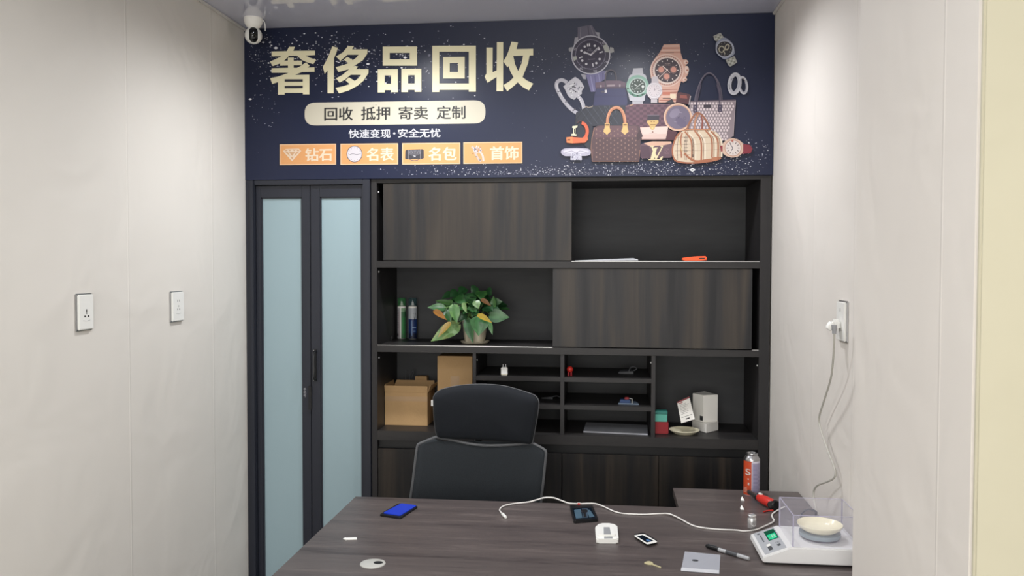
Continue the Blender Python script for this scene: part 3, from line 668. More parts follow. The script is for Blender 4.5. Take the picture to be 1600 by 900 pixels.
i.line((178, 112, 82), [(640,230),(620,330),(630,560)], 18, True); i.line((178, 112, 80), [(670,500),(740,570),(830,605),(1000,585),(1150,560)], 26, True); i.line((216, 200, 140), [(600,330),(620,420),(640,480)], 10, True)
i.poly((190, 124, 90), rpoly([(1025,560),(1100,545),(1105,590),(1030,605)], 8)); i.line((200, 140, 104), [(620,205),(700,190),(1010,190)], 12)
done(i, 'printed_handbag', 'printed beige plaid bag with brown straps')
# red strap watch
i = start(990, 180, 8.42)
i.poly((140, 40, 58), [(1420,375),(1530,390),(1565,440),(1540,500),(1420,510)]); i.poly((150, 40, 56), [(1140,400),(1195,400),(1195,470),(1150,480)])
i.poly((222, 190, 170), rpoly([(1170,370),(1230,320),(1300,300),(1380,320),(1440,370),(1440,490),(1380,545),(1300,560),(1220,540),(1170,500)], 24)); i.ell((196, 156, 138), 1308, 432, 112, 112); i.ell((232, 220, 214), 1308, 432, 100, 100)
for a in range(0, 360, 30): t = math.radians(a); i.line((110, 90, 92), [(1308+62*math.cos(t), 432+62*math.sin(t)), (1308+86*math.cos(t), 432+86*math.sin(t))], 10)
i.line((60, 56, 80), [(1308,435),(1270,375)], 8); i.line((60, 56, 80), [(1308,435),(1282,468)], 9); i.ell((190, 110, 96), 1300, 338, 16, 14)
done(i, 'printed_watch', 'printed pale watch with red strap')
# small steel watch top right
i = start(1070, 40, 6.43)
i.poly((176, 176, 170), rpoly([(285,105),(360,70),(385,110),(410,130),(330,160),(300,150)], 8)); i.poly((176, 176, 170), rpoly([(410,345),(500,305),(528,370),(460,412),(440,405)], 8))
for k in range(3):
    for j in range(3): i.ell((206, 206, 196) if (k+j) % 2 else (130, 132, 120), 310+k*24+j*8, 115-k*8+j*16, 9, n=8); i.ell((206, 206, 196) if (k+j) % 2 else (130, 132, 120), 440+k*22+j*8, 350-k*10+j*18, 9, n=8)
i.poly((150, 156, 176), rpoly([(310,170),(390,115),(430,130),(490,190),(505,290),(400,348),(310,270)], 30)); i.ell((186, 190, 206), 403, 235, 92, 88); i.ell((36, 34, 42), 400, 234, 78, 76)
for a in range(0, 360, 30): t = math.radians(a); i.ell((190, 186, 176), 400+62*math.cos(t), 234+60*math.sin(t), 4, n=6)
i.ring((206, 198, 176), 370, 238, 26, 30, 9); i.ring((206, 198, 176), 425, 215, 18, 26, 9, 25); i.line((206, 198, 176), [(390,255),(400,245),(430,245)], 8); i.line((206, 198, 176), [(385,245),(405,285)], 8)
done(i, 'printed_watch', 'printed small steel watch at the top right')
# pair of plain rings
i = start(1070, 40, 6.43)
i.ring((186, 186, 194), 500, 585, 50, 95, 40, 8); i.ring((206, 206, 212), 500, 585, 58, 104, 10, 8); i.ring((176, 176, 186), 585, 600, 38, 80, 26, -8); i.ring((210, 210, 216), 585, 600, 42, 86, 8, -8)
i.line((60, 50, 50), [(445,590),(447,635),(458,640)], 7); i.line((90, 70, 60), [(580,525),(605,560)], 7); i.rect((150, 150, 160), 460,530,485,550)
done(i, 'printed_ring', 'printed pair of plain bands')

# ================================================================== security camera (hangs from the ceiling)
cyy = min(atZ(396.5, 28.5, ZC).y, YF-.05); rb = .0375; bc = atY(396, 55.5, cyy); cx = bc.x; zc_ = bc.z
sc_ = thing('security_camera', (cx, cyy, ZC), 'white dome security camera with dark oval face, hanging from the ceiling in the left corner', 'security camera')
hz_ = ZC-zc_-rb*.86
MB().lathe((cx, cyy, ZC), [(.0405, 0), (.0405, -.004), (.040, -hz_*.35), (.036, -hz_*.62), (.029, -hz_*.86), (.02, -hz_-.003), (.012, -hz_-.006)], 36).build('mount', M_WHITEM, sc_)
hd = MB(); hd.lathe((cx, cyy, zc_), [(rb*math.sin(math.pi*k/20), -rb*math.cos(math.pi*k/20)) for k in range(21)], 40); head = hd.build('camera_head', M_WHITE, sc_)
fdir = (Vector((0, 0, CZ))-Vector((cx, cyy, zc_))); fdir.z *= .5; fdir.normalize(); sx_ = Vector((0, 0, 1)).cross(fdir).normalized(); ux_ = fdir.cross(sx_)
cF = Vector((cx, cyy, zc_)); fw, fh = .0185, .0325
def onball(a, b, r): # a, b: offsets across the face; lies on a sphere of radius r
    return cF+sx_*a+ux_*b+fdir*math.sqrt(max(r*r-a*a-b*b, 1e-8))
ring0 = [(fw*math.cos(t_), (fh-fw)*(1 if math.sin(t_) > 0 else -1)+fw*math.sin(t_)) for t_ in [math.pi*(k+.5)/12 for k in range(24)]]
for k_ in (12, 0): # points along the straight sides
    x_ = -fw if k_ == 12 else fw; ring0[k_:k_] = [(x_, (fh-fw)*(1-2*j_/8)*(1 if k_ == 12 else -1)) for j_ in range(9)]
fc = MB(); fc.loft([[onball(a*q_, b*q_, rb+.0014) for a, b in ring0] for q_ in (1.0, .95, .9, .82, .74, .66, .58, .5, .42, .34, .26, .18, .1, .02)], cap=False); face_ = fc.build('camera_face', M_BLACKG, head)
MB().lathe(onball(0, -.009, rb-.002), [(.0095, 0), (.0095, .0045), (.007, .005), (.0065, .003), (.0005, .003)], 24, fdir).build('lens', M_BLACK, head)
MB().lathe(onball(0, .008, rb), [(.0022, 0), (.0012, .002)], 10, fdir).build('status_light', mat('status_light', (235, 240, 250), .4, emit=.8), head)
wt = MB(); wt.tube([(cx+.036, cyy+.012, ZC-.001), (cx+.046, cyy+.016, ZC-.02), (cx+.047, cyy+.018, ZC-.052)], .0022); wt.build('cable', M_WHITE, sc_)

# ================================================================== shelving unit
sxL, sxR = xf(580)+.001, XR-.006
ixL, ixR = -1.028, .687
zT, z1, z2, zC_ = 1.969, 1.611, 1.222, .827
t1 = .03
su = thing('shelving_unit', (-.17, YB+.2, 0), 'dark wood wall cabinet with open shelves, two sliding panels and lower doors beneath the banner', 'shelving')
bx('side_panel', M_WOODV, su, sxL, ixL, YB, YI, 0, 1.986, bev=.001)
bx('side_panel', M_WOODV, su, ixR, sxR, YB, YI, 0, 1.986, bev=.001)
bx('top_panel', M_WOODF, su, ixL, ixR, YB, YI, zT, 1.986, bev=.001)
bx('back_panel', M_WOODB, su, ixL, ixR, YI-.012, YI, .06, zT)
bx('shelf', M_WOODF, su, ixL, ixR, YB, YI-.012, z1-t1, z1, bev=.001)
bx('shelf', M_WOODF, su, ixL, ixR, YB, YI-.012, z2-t1, z2, bev=.001)
ct = bx('countertop', M_WOODF, su, ixL, ixR, YB-.002, YI-.012, zC_-.044, zC_, bev=.0015)
dv = [(xf(738.4), xf(743.6)), (xf(875.8), xf(882)), (xf(1018.6), xf(1025))]
for a, b in dv: bx('divider', M_WOODV, su, a, b, YB+.004, YI-.012, zC_, z2-t1, bev=.001)
zA, zB = atY(810, 588, YB).z, atY(1000, 638, YB).z
zA = atY(950, 591.2, YB).z; zB = atY(950, 634.8, YB).z
for z in (zA, zB):
    for a, b in ((dv[0][1], dv[1][0]), (dv[1][1], dv[2][0])): bx('cubby_shelf', M_WOODF, su, a, b, YB+.006, YI-.012, z-.02, z, bev=.001)
# sliding panels run in tracks behind the front edge
bx('sliding_door', M_WOODD, su, xf(598.5), xf(892.5), YB+.006, YB+.022, z1+.004, zT-.002, bev=.0015)
bx('sliding_door', M_WOODD, su, xf(863.5), xf(1175.5), YB+.006, YB+.022, z2+.004, z1-t1-.002, bev=.0015)
for z, x0, x1 in ((z1, xf(892.5), ixR), (z2, ixL, xf(863.5)), (z2, xf(1175.5), ixR)):
    bx('door_track', M_TRACK, su, x0+.001, x1-.001, YB+.001, YB+.005, z-.0005, z+.0022)
# lower cupboards
zD1 = zC_-.044
ld = [ixL+.001, xf(727.5), xf(879), xf(1031), ixR-.001]; zdt = atY(880, 709, YB).z
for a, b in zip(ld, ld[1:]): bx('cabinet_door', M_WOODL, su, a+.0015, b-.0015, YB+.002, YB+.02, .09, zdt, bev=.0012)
bx('handle_rail', M_BLACK, su, ixL, ixR, YB+.03, YB+.045, zdt-.04, zD1)
bx('plinth', M_WOODF, su, ixL, ixR, YB+.04, YB+.055, 0, .09)
bx('cupboard_floor', M_WOODF, su, ixL, ixR, YB+.022, YI-.012, .09, .105)
for px, py in ((591.5, 421), (591.5, 552), (1185, 568)): p = atY(px, py, YB+.05)
for x, z, s in ((ixL, z1-t1-.02, 1), (ixL, z2-t1-.03, 1), (dv[0][1], z2-t1-.035, 1), (dv[2][0], z2-t1-.035, -1), (ixR, z2-t1-.04, -1), (ixL, zT-.04, 1)):
    MB().lathe((x, YB+.03, z), [(.004, 0), (.0035, .003)], 12, (s, 0, 0)).build('fixing_cap', M_WHITE, su)

# ---- things on the shelves
def on(px, py, z): return atZ(px, py, z)
# spray cans
for (px, base, labcol, cap, name, txt) in ((627.8, 529.6, 0, M_CANGRN, 'slim white and green spray can with clear green cap on the middle shelf', 'S'),
                                   (644.8, 530.2, 1, M_CANBLU, 'slim white and dark blue spray can with clear cap on the middle shelf', '7')):
    p = on(px, base, z2); r = .0218; Yc = p.y+r*.6; X = atY(px, 500, Yc).x
    ztb = atY(px, 477, Yc).z; ztc = atY(px, 465.5, Yc).z
    t = thing('spray_can', (X, Yc, z2+.001), name, 'spray can')
    MB().lathe((X, Yc, z2+.001), [(r*.85, 0), (r, .003), (r, ztb-z2-.012), (r*.93, ztb-z2-.006), (r*.55, ztb-z2)], 32).build('can_body', M_WHITEM, t)
    def cm(u, v, n, X=X, Yc=Yc, r=r, ztb=ztb):  # u: -1..1 around the front, v: 0 top .. 1 bottom
        a = u*math.pi/2; rr = r+.0004+n*3e-5; H = ztb-.012-z2-.004; return Vector((X+rr*math.sin(a), Yc-rr*math.cos(a), z2+.003+H*(1-v)))
    i = Ink(cm)
    def band(c, u0, u1, v0, v1, n=8):
        for k in range(n): a = u0+(u1-u0)*k/n; b = u0+(u1-u0)*(k+1)/n; i.poly(c, [(a, v0), (b, v0), (b, v1), (a, v1)], step=False)
        i.n += 1
    if labcol == 0:
        band((205, 205, 208), -1, -.1, 0, 1); band((70, 130, 84), .05, .95, .12, 1); band((150, 190, 150), .05, .95, 0, .12); band((60, 150, 80), .15, .5, .3, .85)
        for k in range(11): band((120, 120, 126), -.75, -.32, .08+k*.055, .095+k*.055, 3)
        band((60, 60, 66), -.65, -.4, .84, .92, 3); band((170, 90, 100), -.3, -.26, .1, .95, 2); band((30, 50, 40), .62, .75, .08, .3, 3)
    else:
        band((200, 206, 212), -1, 1, 0, .36, 12); band((36, 62, 120), -.6, 1, .36, .82, 12); band((24, 34, 66), -.6, 1, .82, 1, 12); band((190, 196, 206), -1, -.6, .36, 1, 4); band((96, 130, 180), -.1, .1, .4, .9, 4)
        i.text((20, 22, 34), '7', .3, .16, .62, .42); band((150, 180, 220), .1, .7, .62, .65, 5); band((120, 160, 210), .2, .6, .74, .76, 5)
    i.build('can_label', t, M_INK2)
    MB().lathe((X, Yc, ztb-.004), [(r*.97, 0), (r*.97, ztc-ztb+.002), (r*.9, ztc-ztb+.004)], 28).build('clear_cap', cap, t)
    MB().lathe((X, Yc, ztb), [(.007, 0), (.0085, .006), (.006, .012), (.0055, .018), (.003, .02)], 16).build('nozzle', M_WHITE, t)
# key ring
p = on(609, 532.5, z2); t = MB()
t.tube([(p.x+.011*math.cos(a*math.pi/8), p.y+.01*math.sin(a*math.pi/8)*.3, z2+.0125+.011*math.sin(a*math.pi/8)) for a in range(17)], .0013, smooth=2)
tag(t.build('key_ring', M_CHROME), 'small silver ring standing on the middle shelf left of the spray cans', 'ring')
# plant
Yp = 3.80; pz = z2+.001; pc = atY(742, 520, Yp).x
pl = thing('potted_plant', (pc, Yp, pz), 'bushy green pothos with a few yellow leaves in a beige pot on the middle shelf', 'potted plant')
MB().lathe((pc, Yp, pz), [(.058, 0), (.066, .006), (.068, .012), (.0645, .012), (.063, .007)], 36).build('saucer', M_POT, pl)
MB().lathe((pc, Yp, pz+.007), [(.046, 0), (.051, .02), (.058, .085), (.062, .1), (.062, .108), (.056, .108), (.054, .09), (.001, .088)], 36).build('pot', M_POT, pl)
MB().lathe((pc, Yp, pz+.098), [(.054, -.01), (.03, .002), (.001, .004)], 20).build('soil', M_SOIL, pl)
def leaf(mb, base, tip, w, col, col2=None, fold=.25, droop=.15, nrm=None):
    base = Vector(base); tip = Vector(tip); d = tip-base; L_ = d.length; d.normalize()
    nrm = Vector(nrm or (0, -1, .5)).normalized(); s_ = d.cross(nrm).normalized(); nn = s_.cross(d)
    prof = [(0, .12), (.06, .6), (.16, .92), (.3, 1), (.48, .9), (.65, .66), (.82, .34), (.93, .13), (1, .0)]
    rows = []
    for t, ww in prof:
        c = base+d*L_*t - nn*(droop*L_*(t*t)) ; row = []
        for k in (-1, -.5, 0, .5, 1):
            back = -.10*L_*(1-t)**4*abs(k) if t < .2 else 0
            row.append(mb.bm.verts.new(c + s_*(w/2*ww*k) + nn*(fold*w*.5*ww*abs(k)*(1-.3*abs(k))) + d*back))
        rows.append(row)
    fs = []
    for a, b in zip(rows, rows[1:]):
        for k in range(4): 
            f = mb.bm.faces.new((a[k], a[k+1], b[k+1], b[k])); fs.append(f)
            c = col if not col2 else (col2 if k in (0, 3) and random.random() < .5 else col)
            j = random.uniform(.88, 1.12)
            cc = L(c, j*.55)
            for l in f.loops: l[mb.lay] = cc
def lp(x, y, Y): return atY(655+x/7.825, 430+y/7.825, Y)
fo = MB(); g1, g2, g3, g4 = (62, 118, 62), (46, 96, 52), (86, 140, 70), (120, 160, 90)
big = [((470,610),3.74,(145,795),3.68,190,g4,(150,175,100)), ((420,370),3.72,(460,578),3.69,135,g3,(110,160,84)), ((310,400),3.74,(108,380),3.70,110,g1,g3), ((390,345),3.76,(200,300),3.74,70,g3,None),
 ((540,345),3.70,(575,462),3.69,60,(140,178,110),None), ((690,320),3.72,(725,405),3.70,100,(120,160,96),None), ((745,520),3.70,(725,735),3.67,220,(72,136,76),g1), ((590,545),3.73,(645,822),3.68,125,g2,g1),
 ((870,490),3.73,(1098,512),3.72,170,g1,g2), ((905,400),3.75,(905,245),3.76,75,g3,None), ((910,330),3.78,(1012,322),3.77,100,g1,None), ((860,580),3.72,(890,725),3.70,60,(110,160,104),None),
 ((330,420),3.75,(385,580),3.72,110,g1,g3), ((430,480),3.76,(400,600),3.74,90,g2,None), ((470,260),3.76,(560,340),3.71,140,g1,g2), ((640,240),3.75,(600,350),3.72,150,g1,g2), ((760,200),3.76,(760,290),3.72,150,g1,g3),
 ((560,160),3.80,(480,230),3.77,130,g2,None), ((700,150),3.80,(640,210),3.78,120,g2,g1), ((830,180),3.80,(880,240),3.77,110,g2,None), ((400,220),3.80,(270,280),3.77,100,g2,None), ((460,200),3.80,(380,260),3.77,130,g2,None),
 ((650,350),3.73,(690,450),3.70,140,g1,g2), ((700,430),3.73,(640,500),3.71,110,g2,g1), ((560,480),3.75,(480,560),3.73,100,g2,None), ((800,300),3.76,(720,330),3.74,90,g1,None), ((830,400),3.78,(860,470),3.76,100,g2,None),
 ((340,330),3.77,(420,400),3.74,120,g1,g3), ((500,400),3.75,(400,330),3.75,120,g2,None), ((250,340),3.78,(200,370),3.77,80,g2,None)]
for (b, Yb_, t_, Yt, wpx, c1, c2) in big:
    leaf(fo, lp(*b, Yb_), lp(*t_, Yt), wpx/7.825/F*3.8, c1, c2, nrm=(random.uniform(-.3, .3), -1, random.uniform(.1, .6)))
for k in range(120):
    a = random.uniform(0, 6.28); el = random.uniform(.1, 1.45); c = Vector((pc, Yp, pz+.16)); d = Vector((math.cos(a)*math.cos(el), math.sin(a)*math.cos(el)*.75, math.sin(el)*.62))
    b = c+d*random.uniform(.05, .1); e = c+d*random.uniform(.12, .178)+Vector((0, 0, -.02)); leaf(fo, b, e, random.uniform(.045, .065), random.choice([g1, g2, (40, 86, 48)]), None, nrm=(d.x*.6, -.5+d.y, .8))
fo.build('foliage', M_LEAF, pl, keep=True)
for (b, Yb_, t_, Yt, wpx, c1) in (((190,440),3.70,(335,540),3.68,80,(176,122,56)), ((375,590),3.69,(222,755),3.665,80,(184,156,80)), ((725,490),3.68,(892,575),3.655,74,(196,168,62)), ((765,300),3.72,(880,372),3.70,60,(120,84,48))):
    y_ = MB(); leaf(y_, lp(*b, Yb_), lp(*t_, Yt), wpx/7.825/F*3.8, c1, None, fold=.7, droop=.1, nrm=(0, -.8, .6)); tag(y_.build('wilted_leaf', M_LEAF, pl, keep=True), 'yellowing curled leaf')
stm = MB(); stm.col = L((96, 130, 70))
for k in range(16):
    b = big[k]; q = lp(*b[0], b[1]); s0 = Vector((pc+random.uniform(-.03, .03), Yp+random.uniform(-.03, .03), pz+.1)); stm.tube([s0, (s0+q)/2+Vector((0, 0, .04)), q], .002, 6)
stm.build('stem', M_LEAF, pl)
# upper shelf: paper and orange cutter
a = on(894, 411, z1+.003)
t = MB(); y0 = YB+.03
pts = [(xf(898), y0), (xf(997), y0-.006), (xf(992), y0+.19), (xf(903), y0+.2)]
t.slab(pts, [z1+.003, z1+.006, z1+.014, z1+.003], [z1+.0045, z1+.009, z1+.017, z1+.0045]); tag(t.build('paper_sheets', M_PAPER), 'thin grey white paper sheets lying on the top shelf beside the left sliding panel', 'paper')
Yk = YB+.035; k = thing('utility_knife', (xf(1085, Yk), Yk, z1+.003), 'orange utility knife lying at the right of the top shelf', 'knife')
def kz(px, py): q = atY(px, py, Yk); return (q.x, q.z)
kp = [kz(1065.5, 407.5), kz(1066.5, 404.6), kz(1085, 402.4), kz(1102, 401.9), kz(1104.3, 404), kz(1104, 408), kz(1094, 409), kz(1070, 409.2)]
mz = min(q[1] for q in kp); kp = [(x, z-mz+z1+.0035) for x, z in kp]
MB().loft([[(x, Yk-.008, z) for x, z in kp], [(x, Yk+.012, z) for x, z in kp]], bev=.0015).build('knife_handle', M_ORANGE, k)
q0, q1 = kz(1092, 405), kz(1101, 406.5)
MB().box(q0[0], q1[0], Yk-.0092, Yk-.006, z1+.012, z1+.017, bev=.001).build('knife_slider', M_BLACK, k)
# cardboard boxes on the countertop
def carton(t, x0, x1, y0, y1, z0, z1_, th=.004):
    m = MB(); m.box(x0, x1, y0, y0+th, z0, z1_); m.box(x0, x1, y1-th, y1, z0, z1_); m.box(x0, x0+th, y0+th, y1-th, z0, z1_); m.box(x1-th, x1, y0+th, y1-th, z0, z1_); m.box(x0+th, x1-th, y0+th, y1-th, z0, z0+th)
    return m.build('carton_body', M_CARD, t)
yb = on(634, 665, zC_).y; bl = atY(601.5, 640, yb).x; br = atY(667.8, 640, yb).x; bt = atY(634, 602.5, yb).z; ye = yb+.17
t = thing('cardboard_box', ((bl+br)/2, yb+.08, zC_+.001), 'open brown cardboard box with raised flaps, left of the chair headrest', 'cardboard box')
carton(t, bl, br, yb, ye, zC_+.001, bt-.03)
fl = MB(); h = .032; zb_ = bt-.031
for (a, b, c, d) in (((bl, yb), (br, yb), (br+.002, yb-.004), (bl-.0008, yb-.004)), ((bl, ye), (br, ye), (br-.004, ye+.01), (bl+.012, ye+.01)), ((bl, yb), (bl, ye), (bl-.0005, ye-.01), (bl-.0008, yb+.006)), ((br, yb), (br, ye), (br+.03, ye-.01), (br+.012, yb+.01))):
    z_t = bt+(.0 if b[1] == yb or a[0] != b[0] else .004)
    top = [(d[0], d[1], z_t), (c[0], c[1], z_t)]; bot = [(a[0], a[1], zb_), (b[0], b[1], zb_)]
    n = (Vector(bot[1])-Vector(bot[0])).cross(Vector(top[1])-Vector(bot[1])).normalized()*.003; n = n if n.x > -.001 else -n
    quad = [Vector(bot[0]), Vector(bot[1]), Vector(top[1]), Vector(top[0])]; fl.loft([quad, [q+n for q in quad]])
fl.build('flap', M_CARD, t)
bx('tape', M_CARDT, t, bl-.0006, br+.0006, yb-.0008, yb, bt-.075, bt-.052)
ybt = YB+.14; x0, x1 = atY(683.5, 600, ybt).x, min(atY(738, 600, ybt).x, dv[0][0]-.002); zt_ = atY(710, 556.5, ybt).z
t = thing('cardboard_box', ((x0+x1)/2, ybt+.08, zC_+.001), 'tall closed brown cardboard box standing behind the chair headrest', 'cardboard box')
bx('carton_body', M_CARD, t, x0, x1, ybt, ybt+.17, zC_+.001, zt_, bev=.002)
bx('tape', M_CARDT, t, (x0+x1)/2-.02, (x0+x1)/2+.022, ybt-.0008, ybt+.001, zt_-.15, zt_-.095)
bx('flap_seam', M_CARDT, t, x0+.001, x1-.001, ybt-.0006, ybt+.001, zt_-.066, zt_-.0645)
yq = ye+.016; x0, x1 = atY(648.5, 590, yq).x, atY(667, 590, yq).x
tag(bx('small_carton', M_CARD, None, x0, x1, yq, yq+.045, zC_+.001, atY(655, 588, yq).z, bev=.002), 'small dark brown box standing behind the open cardboard box', 'cardboard box')
w_ = MB(); b0 = atY(636, 600, yq); pts = [(640, 598), (641, 588), (645, 580), (646.5, 583), (643, 590), (642, 600)]
zc0 = zC_+.003; w_.tube([(atY(635, 600, yq).x, yq, zc0)]+[atY(634, 585, yq), atY(635.5, 581, yq)], .0016); w_.tube([(atY(640, 600, yq).x, yq, zc0)]+[atY(x, y, yq) for x, y in ((640, 592), (642, 584), (646, 578.5), (646, 583), (643, 590))], .0022)
tag(w_.build('wire_loop', M_DGREY), 'dark wire loops sticking up behind the open cardboard box', 'wire')
# cubby things
p = on(788, 586.5, zA); Y = YB+.045; X = atY(788.2, 580, Y).x
t = thing('phone_charger', (X, Y, zA+.0005), 'small white plug charger standing prongs up in the top left cubby', 'charger')
bx('charger_body', M_WHITE, t, X-.015, X+.015, Y-.012, Y+.014, zA+.0005, zA+.037, bev=.003)
bx('prong', M_STEEL, t, X-.0075, X-.0045, Y-.003, Y+.003, zA+.037, zA+.05); bx('prong', M_STEEL, t, X+.0045, X+.0075, Y-.003, Y+.003, zA+.037, zA+.05)
bx('base_band', M_BRASS, t, X-.0142, X+.0142, Y-.0122, Y+.0135, zA+.004, zA+.006)
Y = YB+.06; X = atY(890.5, 578, Y).x; t = thing('red_figurine', (X, Y, zA), 'tiny bright red round figurine in the cubby right of the plug charger', 'ornament')
MB().sphere((X, Y, zA+.03), .0145).build('head', M_RED, t)
m = MB(); m.lathe((X-.006, Y, zA+.0005), [(.005, 0), (.0045, .012), (.004, .018)], 12); m.lathe((X+.006, Y, zA+.0005), [(.005, 0), (.0045, .012), (.004, .018)], 12); m.build('foot', M_REDD, t)
Y = YB+.16; t = MB(); a, b = atY(966, 578, Y), atY(989, 575, Y)
X0 = a.x; t.slab([(X0, Y), (X0+.07, Y-.012), (X0+.066, Y+.035), (X0+.01, Y+.03)], [zA+.0005]*4, [zA+.008, zA+.014, zA+.02, zA+.016], bev=.002)
t.tube([(X0+.05, Y, zA+.014), (X0+.058, Y, zA+.03), (X0+.075, Y, zA+.034), (X0+.085, Y, zA+.024), (X0+.07, Y, zA+.016)], .0028)
tag(t.build('cable_adapter', M_DGREY), 'dark grey adapter with a short curled lead in the top right cubby', 'adapter')
Y = YB+.17; t = MB(); X0 = atY(846, 620, Y).x
t.loft([[(X0, Y, zB+.001), (X0+.03, Y+.01, zB+.001), (X0+.03, Y+.012, zB+.008), (X0, Y+.002, zB+.004)], [(X0+.055, Y-.02, zB+.001), (X0+.05, Y+.004, zB+.001), (X0+.05, Y+.004, zB+.014), (X0+.055, Y-.018, zB+.012)]], bev=.001)
t.tube([(X0+.05, Y-.01, zB+.01), (X0+.075, Y-.01, zB+.016), (X0+.095, Y-.005, zB+.004)], .0022)
tag(t.build('hand_tool', M_DGREY), 'dark grey hand tool lying in the middle cubby right of the headrest', 'tool')
Y = YB+.07; X0 = atY(966, 630, Y).x; X1 = atY(998, 630, Y).x
t = thing('tool_tray', ((X0+X1)/2, Y, zB), 'small blue tray with red and white pieces in the middle right cubby', 'tray')
MB().slab([(X0, Y-.012), (X1, Y-.018), (X1-.012, Y+.05), (X0+.006, Y+.05)], zB+.0005, zB+.005).build('tray_base', mat('pale_blue_plastic', (130, 150, 175), .4), t)
bx('blue_pack', mat('dark_blue_pack', (40, 70, 120), .5), t, X0+.008, X0+.055, Y-.006, Y+.03, zB+.005, zB+.02, bev=.002)
bx('red_pack', M_REDD, t, X0+.028, X0+.05, Y, Y+.02, zB+.02, zB+.03, bev=.003)
m = MB(); m.tube([(X0+.062, Y-.012, zB+.003), (X0+.062, Y-.012, zB+.026), (X0+.05, Y-.012, zB+.028)], .0018, smooth=0); m.build('hook', M_WHITE, t)
zp = zC_+.0008; t = MB(); t.slab([p for p in [on(911.5, 675.5, zp).to_2d(), on(1012, 680, zp).to_2d(), on(1011.5, 666, zp).to_2d(), on(916, 661.5, zp).to_2d()]], zp, zp+.006)
o = tag(t.build('paper_stack', mat('plastic_wrapped_paper', (175, 178, 186), .3, noise=.15, nscale=18)), 'thin grey white stack of wrapped paper lying in the bottom right cubby', 'paper')
# small boxes by the divider
Y = YB+.075; X0 = dv[2][1]+.003
X1 = atY(1044.5, 665, Y).x; X2 = atY(1042.6, 648, Y).x; zr = atY(1035, 659.5, Y).z; zt2 = atY(1035, 643, Y).z
b_ = MB(); b_.box(X0, X1, Y, Y+.055, zC_+.0005, zr, bev=.003); tag(b_.build('red_box', M_REDD), 'small dark red box on the countertop, underneath the teal box', 'box')
t = thing('teal_box', ((X0+X2)/2, Y, zr), 'small teal box sitting on the red box beside the divider', 'box')
bx('box_base', M_TEAL, t, X0, X2, Y+.002, Y+.05, zr+.0005, zr+(zt2-zr)*.72, bev=.0015); bx('lid', mat('dark_teal', (50, 128, 118), .5), t, X0-.0005, X2+.001, Y+.002, Y+.052, zr+(zt2-zr)*.74, zt2, bev=.0015)
# plate
p = on(1069.5, 678, zC_); rpl = .0685
m = MB(); m.lathe((p.x, p.y+.012, zC_+.0005), [(.045, 0), (.048, .003), (.06, .010), (rpl, .017), (rpl-.001, .0185), (.058, .0125), (.045, .006), (.001, .005)], 48); tag(m.build('small_plate', M_CREAMP), 'cream saucer plate on the countertop in front of the white box', 'plate')
# white product box: tall lid leaning box in an open lower tray
p1 = on(1103.5, 677, zC_).to_2d(); pL = on(1081.5, 669.5, zC_).to_2d(); pR = on(1122, 672.5, zC_).to_2d(); pB = pL+pR-p1
t = thing('white_product_box', ((p1.x+pB.x)/2, (p1.y+pB.y)/2, zC_+.001), 'white box standing cornerwise, tall upper part behind a low front ledge', 'box')
hl = .042; MB().slab([p1, pR, pB, pL], zC_+.001, zC_+hl, bev=.001).build('lower_tray', M_WHITEM, t)
ctr = (p1+pB)/2; q1 = pL+(p1-pL)*.05+(pB-pL)*.28
u = (pR-p1); v = (pL-p1)
cor = [p1+v*.42+u*.0+u*.02, p1+u*1.0+v*.42, p1+u*1.0+v*1.0, p1+v*1.0+u*.02]
cor = [p1+v*.34+u*.13, pR+v*.03-u*.01, pB, pL+u*.02-v*.01]
zt3 = atY(1100, 615.5, ctr.y).z
MB().slab(cor, zC_+hl, zt3, bev=.001).build('tall_box', M_WHITEM, t)
i = Ink(lambda u_, v_, n: (lambda q: Vector((q.x, q.y, zt3-(zt3-zC_-hl)*v_)))(cor[3].lerp(cor[0], u_)+(cor[3]-cor[2]).normalized()*0+(u.normalized()*-.0006)))
i.rect((60, 62, 66), .7, .78, .98, .95); i.rect((200, 200, 200), .76, .8, .92, .83); i.build('box_mark', t, M_INK2)
# card package leaning on the white box
c4 = [(1057.7, 628), (1077, 619.5), (1085.5, 654.8), (1064.4, 661.3)]
Yt, Yb2 = 3.78, 3.742
tl, tr, brr, bll = atY(*c4[0], Yt), atY(*c4[1], Yt), atY(*c4[2], Yb2), atY(*c4[3], Yb2)
dz = zC_+.002-min(brr.z, bll.z)
nn_ = (tr-tl).cross(bll-tl).normalized(); nn_ = nn_ if nn_.y > 0 else -nn_
t = thing('card_package', bll, 'white hang card with red top and small print leaning against the white box', 'package')
MB().loft([[tl, tr, brr, bll], [q+nn_*.002 for q in (tl, tr, brr, bll)]]).build('card', M_WHITEM, t)
def cpm(u_, v_, n): return tl.lerp(tr, u_).lerp(bll.lerp(brr, u_), v_) - nn_*(.0006+n*2e-5)
i = Ink(cpm); i.rect((150, 28, 40), 0, 0, 1, .07); i.rect((190, 60, 60), .1, .1, .42, .14); 
for k in range(7): i.rect((150, 148, 144), .14, .2+k*.07, .14+random.uniform(.45, .7), .215+k*.07)
i.rect((60, 60, 60), .1, .76, .9, .775); i.poly((25, 25, 25), [(u_/100, v_/100) for u_, v_ in [tuple(q) for q in rpoly([(38, 86), (68, 86), (68, 91), (38, 91)], 2.4)]]); i.build('card_print', t, M_INK2)

